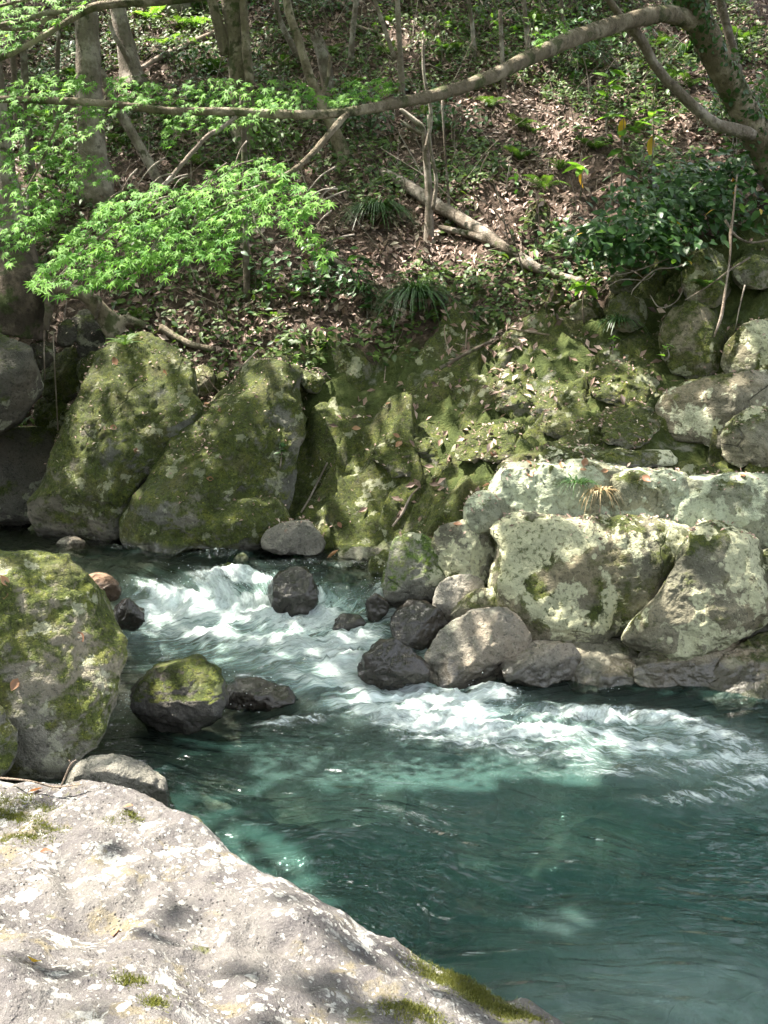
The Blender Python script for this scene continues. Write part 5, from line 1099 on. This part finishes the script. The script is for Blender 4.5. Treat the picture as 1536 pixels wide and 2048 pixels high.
V, F, c = tube(*path([(1474,350,9.0,3), (1466,430,8.8,4), (1461,470,8.7,6), (1460,510,8.6,4), (1452,570,8.5,4), (1443,630,8.45,6), (1428,674,8.45,3)]), 8, 6, .2, 4); m = MB(); m.add(V, F, c)
tag(m.build('hanging_vine', M['dead'], W(1470, 352, 9.0), None), 'long pale vine hanging down over the mossy rock wall', 'vine')
M['cover'] = leaf_mat('ground_cover_leaf', (0.026, 0.06, 0.015), (0.11, 0.17, 0.035), 0.35, rough=0.5, spec=0.25)
# low green cover: tiny plants nobody could count
n = 60000; X = np.c_[r.uniform(-5.5, 5.5, n), r.uniform(8.6, 18, n)]; g = fbm(np.c_[X * .75, X[:, 0] * 0 + 9], 3); kp = (g > .04 - .3 * sstep(12.5, 16, X[:, 1])) & (hsample(HM, X) > .8) & (hsample(HM, X) - hsample(HT, X) < .4) & (X[:, 1] > 9.6); X = X[kp]; n = len(X)
V, F, rn = scatter(OV2, OF2, np.c_[X, hsample(HM, X) + r.uniform(.02, .16, n)], np.c_[r.normal(0, .4, n), r.normal(-.5, .3, n), np.full(n, .8)], r.normal(0, 1, (n, 3)), r.uniform(.04, .11, n), r.uniform(0, 1, n))
tag(build('ground_cover', V, F, M['cover'], None, None, True, {'rnd': rn}), 'low dark green plants covering parts of the slope', 'plants', kind='stuff')

# ---------------------------------------------------------------- small things on the rocks
_vall = np.vstack(VIS); _vx, _vy, _vf = pix(_vall)
def vis_hit(px, py):
    for rr in (6, 12, 24, 60):
        m_ = np.nonzero((np.abs(_vx - px) < rr) & (np.abs(_vy - py) < rr) & (_vf > .5))[0]
        if len(m_): return _vall[m_[_vf[m_].argmin()]]
    return hit(px, py, HM, 1.5)
def fallen_leaf(px, py, size, label, mat='deadleaf', group=None):
    p = vis_hit(px, py); me = mesh_data('fallen_leaf', *oval_leaf(.34, .25, -.3, 4), M[mat]); o = link('fallen_leaf', me, None, p + np.array([0, 0, .004]))
    nrm = ground_normal(p[None, :2])[0]; o.rotation_euler = __import__('mathutils').Matrix(frame(nrm + r.normal(0, .25, 3), r.normal(0, 1, 3)).tolist()).to_euler(); o.scale = (size,) * 3; return tag(o, label, 'leaf', group)
for px, py, s, lb, mtx in [(66,1925,.055,'yellow brown curled leaf low on the pale foreground rock', 'yellow'), (60,1580,.05,'reddish dry leaf standing at the top edge of the pale foreground rock', 'deadleaf'), (80,1700,.04,'small brown leaf beside the moss on the foreground rock', 'deadleaf'), (250,1612,.04,'orange leaf on the upper foreground rock', 'deadleaf'), (235,1855,.04,'brown leaf in a hollow of the foreground rock', 'deadleaf'),
       (32,1362,.07,'orange leaf on the moss of the large rounded boulder', 'deadleaf'), (162,1262,.06,'dry leaf near the right shoulder of the large rounded boulder', 'deadleaf'), (12,1195,.07,'brown leaf on the crown of the large rounded boulder', 'deadleaf'), (22,1172,.07,'pale leaf beside the brown one on the crown of the rounded boulder', 'deadleaf'), (650,1112,.12,'rust red leaf clump beside the small triangular stone', 'deadleaf')]:
    fallen_leaf(px, py, s, lb, mtx)
for k in range(26):
    px, py = [(r.uniform(1060, 1500), r.uniform(925, 950)), (r.uniform(620, 1000), r.uniform(760, 1060)), (r.uniform(180, 560), r.uniform(720, 980))][k % 3]
    fallen_leaf(px, py, r.uniform(.05, .09), 'dead leaf lying on the mossy bank rocks', 'deadleaf', 'dead leaves on the bank rocks')
tp0 = hit(122, 1590, HM, 1.5)
tw = thing('twig', 'dry forked twig standing at the top of the pale foreground rock', 'twig', tp0)
dd = tp0[1]
for pts in [[(120,1578,dd,4), (132,1550,dd,4), (142,1528,dd,4), (152,1520,dd,2)], [(142,1528,dd,3), (138,1520,dd,2)], [(0,1556,dd+.05,5), (60,1562,dd,4), (110,1574,dd,4), (165,1568,dd-.05,2)]]:
    V, F, c = tube(*path(pts), 6, 4, .1, 4); m = MB(); m.add(V, F, c); m.build('twig_stem', M['dead'], tp0, tw)
# moss cushions on the foreground rock
def cushion(px, py, rx, n, label, sc=1.0):
    p = vis_hit(px, py); n = n * 3; q = p[None, :2] + r.normal(0, 1, (n, 2)) * np.array([rx, rx * .7]); z = fore_z(q)
    V, F, rn = scatter(np.array([(-.12, 0, 0), (.12, 0, 0), (.05, .6, 0), (0, 1, .1), (-.05, .6, 0)]), [[0, 1, 2, 3, 4]], np.c_[q, z - .004], r.normal(0, 1, (n, 3)), np.array([0, 0, 1.0]) + r.normal(0, .45, (n, 3)), r.uniform(.006, .014, n) * sc, r.uniform(0, 1, n))
    o = build('moss_cushion', V, F, M['moss_tuft'], p, None, False, {'rnd': rn}); return tag(o, label, 'moss', kind='stuff')
M['moss_tuft'] = leaf_mat('moss_tuft', (0.07, 0.085, 0.018), (0.19, 0.19, 0.04), 0.3)
for a, b, rx, n, lb in [(20,1625,.07,2600,'bright yellow green moss cushion at the upper edge of the pale foreground rock'), (60,1660,.05,1200,'moss strand trailing below the bright cushion'), (240,1630,.03,400,'dull moss tuft on the upper foreground rock'), (900,1955,.05,1500,'moss patch along the lower right edge of the foreground rock'), (960,1990,.05,1500,'long moss strip near the water on the foreground rock'), (830,2020,.04,900,'round moss patch low on the foreground rock'), (255,1960,.022,220,'small olive moss tuft in the middle of the foreground rock'), (315,2005,.018,150,'tiny moss tuft beside the hollow of the foreground rock'), (1030,2030,.04,800,'moss at the lowest corner of the foreground rock')]:
    cushion(a, b, rx, n, lb)
# ---------------------------------------------------------------- spray thrown up by the rapid
icoV = np.array([(0, 0, 1), (1, 0, 0), (0, 1, 0), (-1, 0, 0), (0, -1, 0), (0, 0, -1)], float); icoF = [[0, 1, 2], [0, 2, 3], [0, 3, 4], [0, 4, 1], [5, 2, 1], [5, 3, 2], [5, 4, 3], [5, 1, 4]]
cl = [(360,1205,45,14,.36,520), (300,1215,35,14,.33,300), (430,1190,40,16,.36,260), (470,1150,60,8,.46,300), (560,1215,50,12,.28,220), (640,1205,20,20,.32,140), (760,1200,14,24,.36,180), (690,1345,30,10,.08,180), (250,1405,12,18,.1,120), (510,1375,34,12,.11,220), (980,1395,36,12,.04,160), (940,1425,60,14,.03,200), (840,1300,14,26,.18,120), (1040,1470,60,8,.01,90), (1230,1385,8,10,.03,40), (945,1362,8,12,.05,50)]
pos = []
for a, b, sx, sy, z0, n in cl:
    for _ in range(n // 4): p = WZ(a + r.normal(0, sx), b + r.normal(0, sy), z0); pos.append(np.array([p[0], p[1], water_z(p[None, :2])[0] + abs(r.normal(0, .045)) + .01]))
pos = np.array(pos); n = len(pos)
V, F, rn = scatter(icoV, icoF, pos, r.normal(0, 1, (n, 3)), r.normal(0, 1, (n, 3)), r.uniform(.001, .0045, n), r.uniform(0, 1, n))
tag(build('spray_drops', V, F, M['foamdrop'], None, None, True, {'rnd': rn}), 'white water drops thrown up by the rapid', 'spray', kind='stuff')
# ---------------------------------------------------------------- the leaf canopy overhead: out of view, gaps shaped so the sun lands in chosen patches
LIT = [(190,1720,260,110,0,.97),(120,1900,230,170,0,.97),(420,1740,150,90,25,.96),(560,1820,130,60,30,.8),(300,1960,70,100,0,.8),(760,1945,70,45,30,.8),(900,1990,90,40,35,.6),(640,1990,90,60,0,.3),
       (120,1280,85,26,35,.9),(190,1310,40,50,20,.7),(60,1225,60,40,0,.7),(150,1180,70,30,20,.6),(60,1350,60,40,0,.4),(240,1560,60,30,0,.5),
       (310,700,70,26,0,.95),(215,760,18,60,25,.8),(160,860,14,50,25,.7),(545,755,26,24,0,.9),(580,795,28,20,0,.7),(625,762,26,18,0,.9),(500,940,50,34,0,.45),(340,900,50,50,0,.25),(410,745,20,18,0,.8),
       (470,660,60,16,0,.8),(600,645,90,20,0,.9),(690,640,40,24,0,.8),(540,690,60,14,0,.6),(600,800,16,40,10,.8),
       (330,60,90,70,0,1),(258,100,40,80,0,.9),(400,40,60,60,0,.8),(140,130,60,60,0,.35),(185,100,30,110,0,.7),(182,265,26,40,0,.7),(18,380,36,80,0,1),(80,350,20,80,0,.5),
       (840,65,60,26,0,.8),(1130,190,55,45,0,1),(1060,235,110,30,8,1),(1180,215,50,40,0,.8),(960,455,80,46,10,.95),(1085,440,60,44,0,.9),(985,515,80,30,10,.95),(880,535,46,30,0,.9),(920,500,40,30,0,.7),
       (1300,200,70,60,0,.6),(1450,110,70,80,0,.8),(1400,225,70,40,0,.7),(1230,420,60,60,0,.55),(1340,330,100,60,0,.4),(1170,575,20,22,0,1),(730,580,14,50,0,.7),(1180,390,60,30,0,.6),(1480,620,50,60,0,.3),
       (960,880,66,22,-15,1),(990,920,40,12,0,.8),(1050,745,44,24,0,.9),(1095,810,50,28,0,.8),(1210,742,80,24,0,.85),(830,868,40,18,0,.8),(720,928,70,16,0,.6),(820,962,60,10,0,.5),(730,1082,60,12,0,.8),
       (1240,958,240,16,3,.9),(1300,1085,90,36,0,.75),(1160,1080,70,30,0,.35),(1215,1298,56,24,0,.7),(1000,1090,60,30,0,.4),(920,1090,50,18,0,.45),(1440,1100,50,50,0,.4),(960,1280,70,40,0,.35),(1480,690,50,40,0,.6),(1490,860,40,30,0,.5),(1050,980,40,50,0,.35),(1150,1000,80,40,0,.3),(1400,1010,120,40,0,.35),(1100,1320,60,26,0,.3),(1480,1330,60,40,0,.25),(1350,1220,100,40,0,.3),
       (500,1160,110,26,0,.45),(360,1220,110,30,0,.45),(640,1270,200,60,0,.4),(860,1420,200,50,10,.4),(1150,1465,240,36,0,.35),(1108,1836,24,8,8,.75),(1155,1850,26,7,-6,.75),(1095,1862,14,5,0,.7),(1180,1838,14,5,0,.6),(380,1350,40,30,0,.5)]
r4 = np.random.default_rng(21)
# nearest visible surface point for each small cell of the view, so each sun patch is tied to the place it lands on
vp = np.vstack(VIS); vx, vy, vf = pix(vp); CS = 10
ok = (vf > .8) & (vx > -100) & (vx < 1636) & (vy > -40) & (vy < 2100)
vp, vx, vy, vf = vp[ok], vx[ok], vy[ok], vf[ok]
cell = ((vx + 100) // CS).astype(int) + 400 * ((vy + 40) // CS).astype(int)
o_ = np.lexsort((vf, cell)); _, first = np.unique(cell[o_], return_index=True); sidx = o_[first]
S, sx, sy, sf = vp[sidx], vx[sidx], vy[sidx], vf[sidx]
L = np.zeros(len(S))
for cx, cy, rx, ry, an, st_ in LIT: L = np.maximum(L, st_ * sstep(.12, .40, blob(sx, sy, cx, cy, rx, ry, an)))
# map of the light seen along the sun's direction
EA = np.cross(SUN, [0, 1, 0]); EA /= np.linalg.norm(EA); EB = np.cross(SUN, EA)
U0, V0, UR = -16.0, -26.0, .03; UN, VN = 1000, 1400
def uv_of(P): return ((P @ EA - U0) / UR).astype(int), ((P @ EB - V0) / UR).astype(int)
uvs = np.c_[vp @ EA, vp @ EB]; U0, V0 = uvs.min(0) - 3; UN, VN = (np.ceil((uvs.max(0) + 3 - [U0, V0]) / UR)).astype(int)
LM_ = np.zeros((VN, UN), np.float32)
def splat(P, val, rad):
    k = int(math.ceil(rad / UR)); u, v = uv_of(P)
    for du in range(-k, k + 1):
        for dv in range(-k, k + 1):
            if (du * du + dv * dv) * UR * UR <= rad * rad: np.maximum.at(LM_, (np.clip(v + dv, 0, VN - 1), np.clip(u + du, 0, UN - 1)), val.astype(np.float32))
sel = L > .02; splat(S[sel], L[sel], .19)
splat(np.array([q_[0] for q_ in near]), np.full(len(near), .96), .20)
for a_, b_, base_, rd in [(185,60,(192,388),.16), (184,110,(192,388),.16), (182,150,(192,388),.14), (184,255,(192,388),.14), (185,280,(192,388),.12), (14,340,(20,455),.2), (16,390,(20,455),.2), (20,430,(20,455),.2), (250,90,(268,158),.14), (258,120,(268,158),.14), (240,50,(268,158),.14),
        (472,50,(488,300),.12), (480,120,(488,300),.10), (1440,120,(1512,232),.14), (1410,75,(1512,232),.14), (1470,165,(1512,232),.12), (856,400,(858,485),.08), (852,320,(858,485),.08)]:
    splat(W(a_, b_, hit(*base_)[1])[None], np.array([.95]), rd)
for a_, b_, c_, w_ in limb[3:15:2]: splat(W(a_, b_, c_)[None], np.array([.8]), .16)
for a_, b_, c_ in [(1285,84,8.6), (1300,110,8.65), (1465,258,9.0)]: splat(W(a_, b_, c_)[None], np.array([.9]), .12)
NC = 170000; uu = np.c_[r4.uniform(U0, U0 + UN * UR, NC), r4.uniform(V0, V0 + VN * UR, NC)]
# a leaf on each of those lines, some metres above whatever the line meets
tree_s = S[:: max(1, len(S) // 1500)]; su = np.c_[tree_s @ EA, tree_s @ EB]
gi = np.empty(NC, int)
for i in range(0, NC, 4000): gi[i:i + 4000] = ((uu[i:i + 4000, None] - su[None]) ** 2).sum(2).argmin(1)
base = tree_s[gi] @ SUN
Pc = uu[:, :1] * EA + uu[:, 1:] * EB + SUN * (base + r4.uniform(5.0, 9.5, NC))[:, None]
for _ in range(7):
    qx, qy, qf = pix(Pc); bad = (qf > 0) & (qx > -80) & (qx < 1616) & (qy > -60) & (qy < 2100)
    Pc[bad] += SUN * 1.5
qx, qy, qf = pix(Pc); bad = ((qf > 0) & (qx > -80) & (qx < 1616) & (qy > -60) & (qy < 2100)) | (np.linalg.norm(Pc - CAM, axis=1) < 2.0)
lu, lv = uv_of(Pc); Lm = LM_[np.clip(lv, 0, VN - 1), np.clip(lu, 0, UN - 1)]
clump = fbm(np.c_[uu * .8, uu[:, 0] * 0 + 40], 3)
# extra leaves added above the pool to keep it evenly shaded
ps = S[(S[:, 2] < .12) & (sy > 1400) & (L < .02)]; ps = ps[r4.integers(0, len(ps), 16000)] + r4.normal(0, .05, (16000, 3)); Pp = ps + SUN * r4.uniform(6.0, 10.5, (16000, 1))
pu, pv = uv_of(Pp); Pp = Pp[LM_[np.clip(pv, 0, VN - 1), np.clip(pu, 0, UN - 1)] < .02]; qx, qy, qf = pix(Pp); Pp = Pp[~((qf > 0) & (qx > -80) & (qx < 1616) & (qy > -60) & (qy < 2100))]
kp = (r4.uniform(0, 1, NC) < (1 - Lm) * np.clip(.85 + .7 * clump, .3, 1.0)) & ~bad; Pc = np.vstack([Pc[kp], Pp]); n = len(Pc)
# trees out of view that carry this canopy
def off_tree(x, y, top, label, rad=.22):
    z = _h(np.array([[x, y]]))[0]; b = np.array([x, y, z]); rt = thing('tree', label, 'tree', b)
    P = [b - [0, 0, .3], b + [.1, .05, (top - z) * .4], b + [0, .2, (top - z) * .75], np.array([x + .2, y, top])]
    V, F, c = tube(P, [rad, rad * .85, rad * .6, rad * .25], 12, 6, .12, x); m = MB(); m.add(V, F, c); m.build('trunk', M['bark'], b, rt); TREES.append([rt, b, P[-1]])
off_tree(-6.2, 4.6, 10.5, 'streamside tree on the near bank upstream with a crown over the rapid'); off_tree(-5.2, .6, 9.5, 'tree on the near bank beside the pale foreground rock', .2); off_tree(-7.2, 12.2, 13, 'tree on the slope upstream of the root arch'); off_tree(5.6, 10.2, 13.5, 'tree on the slope downstream beyond the leaning maple'); off_tree(-3.4, 17.5, 17, 'tall tree higher up the wooded slope', .26); off_tree(3.2, 19.5, 19, 'tall tree at the top of the wooded slope', .26)
tops = [q for q in TREES if q[2][2] > 8.5]; T2 = np.array([q[2] for q in tops]); near_t = np.linalg.norm(Pc[:, None] - T2[None], axis=2).argmin(1)
nv = np.c_[r4.normal(0, .45, n), r4.normal(0, .45, n), np.ones(n)]; sz = r4.uniform(.13, .24, n); rnd = r4.uniform(0, 1, n)
CV, CF = oval_leaf(.36, .08, .15, 2)
for i, (rt, b, tp_) in enumerate(tops):
    s_ = near_t == i
    if s_.sum() < 20: continue
    V, F, rn = scatter(CV, CF, Pc[s_], nv[s_], r4.normal(0, 1, (s_.sum(), 3)), sz[s_], rnd[s_])
    tag(build('crown', V, F, M['canopy'], b, rt, True, {'rnd': rn}), kind='stuff')
    q = Pc[s_][r4.integers(0, s_.sum(), 9)]
    for c in q:
        qx, qy, qf = pix(np.array([tp_ * .5 + c * .5]));
        V, F, cc = tube([tp_ - [0, 0, .8], .5 * (tp_ + c) + [0, 0, -.1], c], [.05, .035, .01], 6, 4, .1); m = MB(); m.add(V, F, cc); m.build('branch', M['bark'], b, rt)
print('canopy leaves', n, UN, VN)
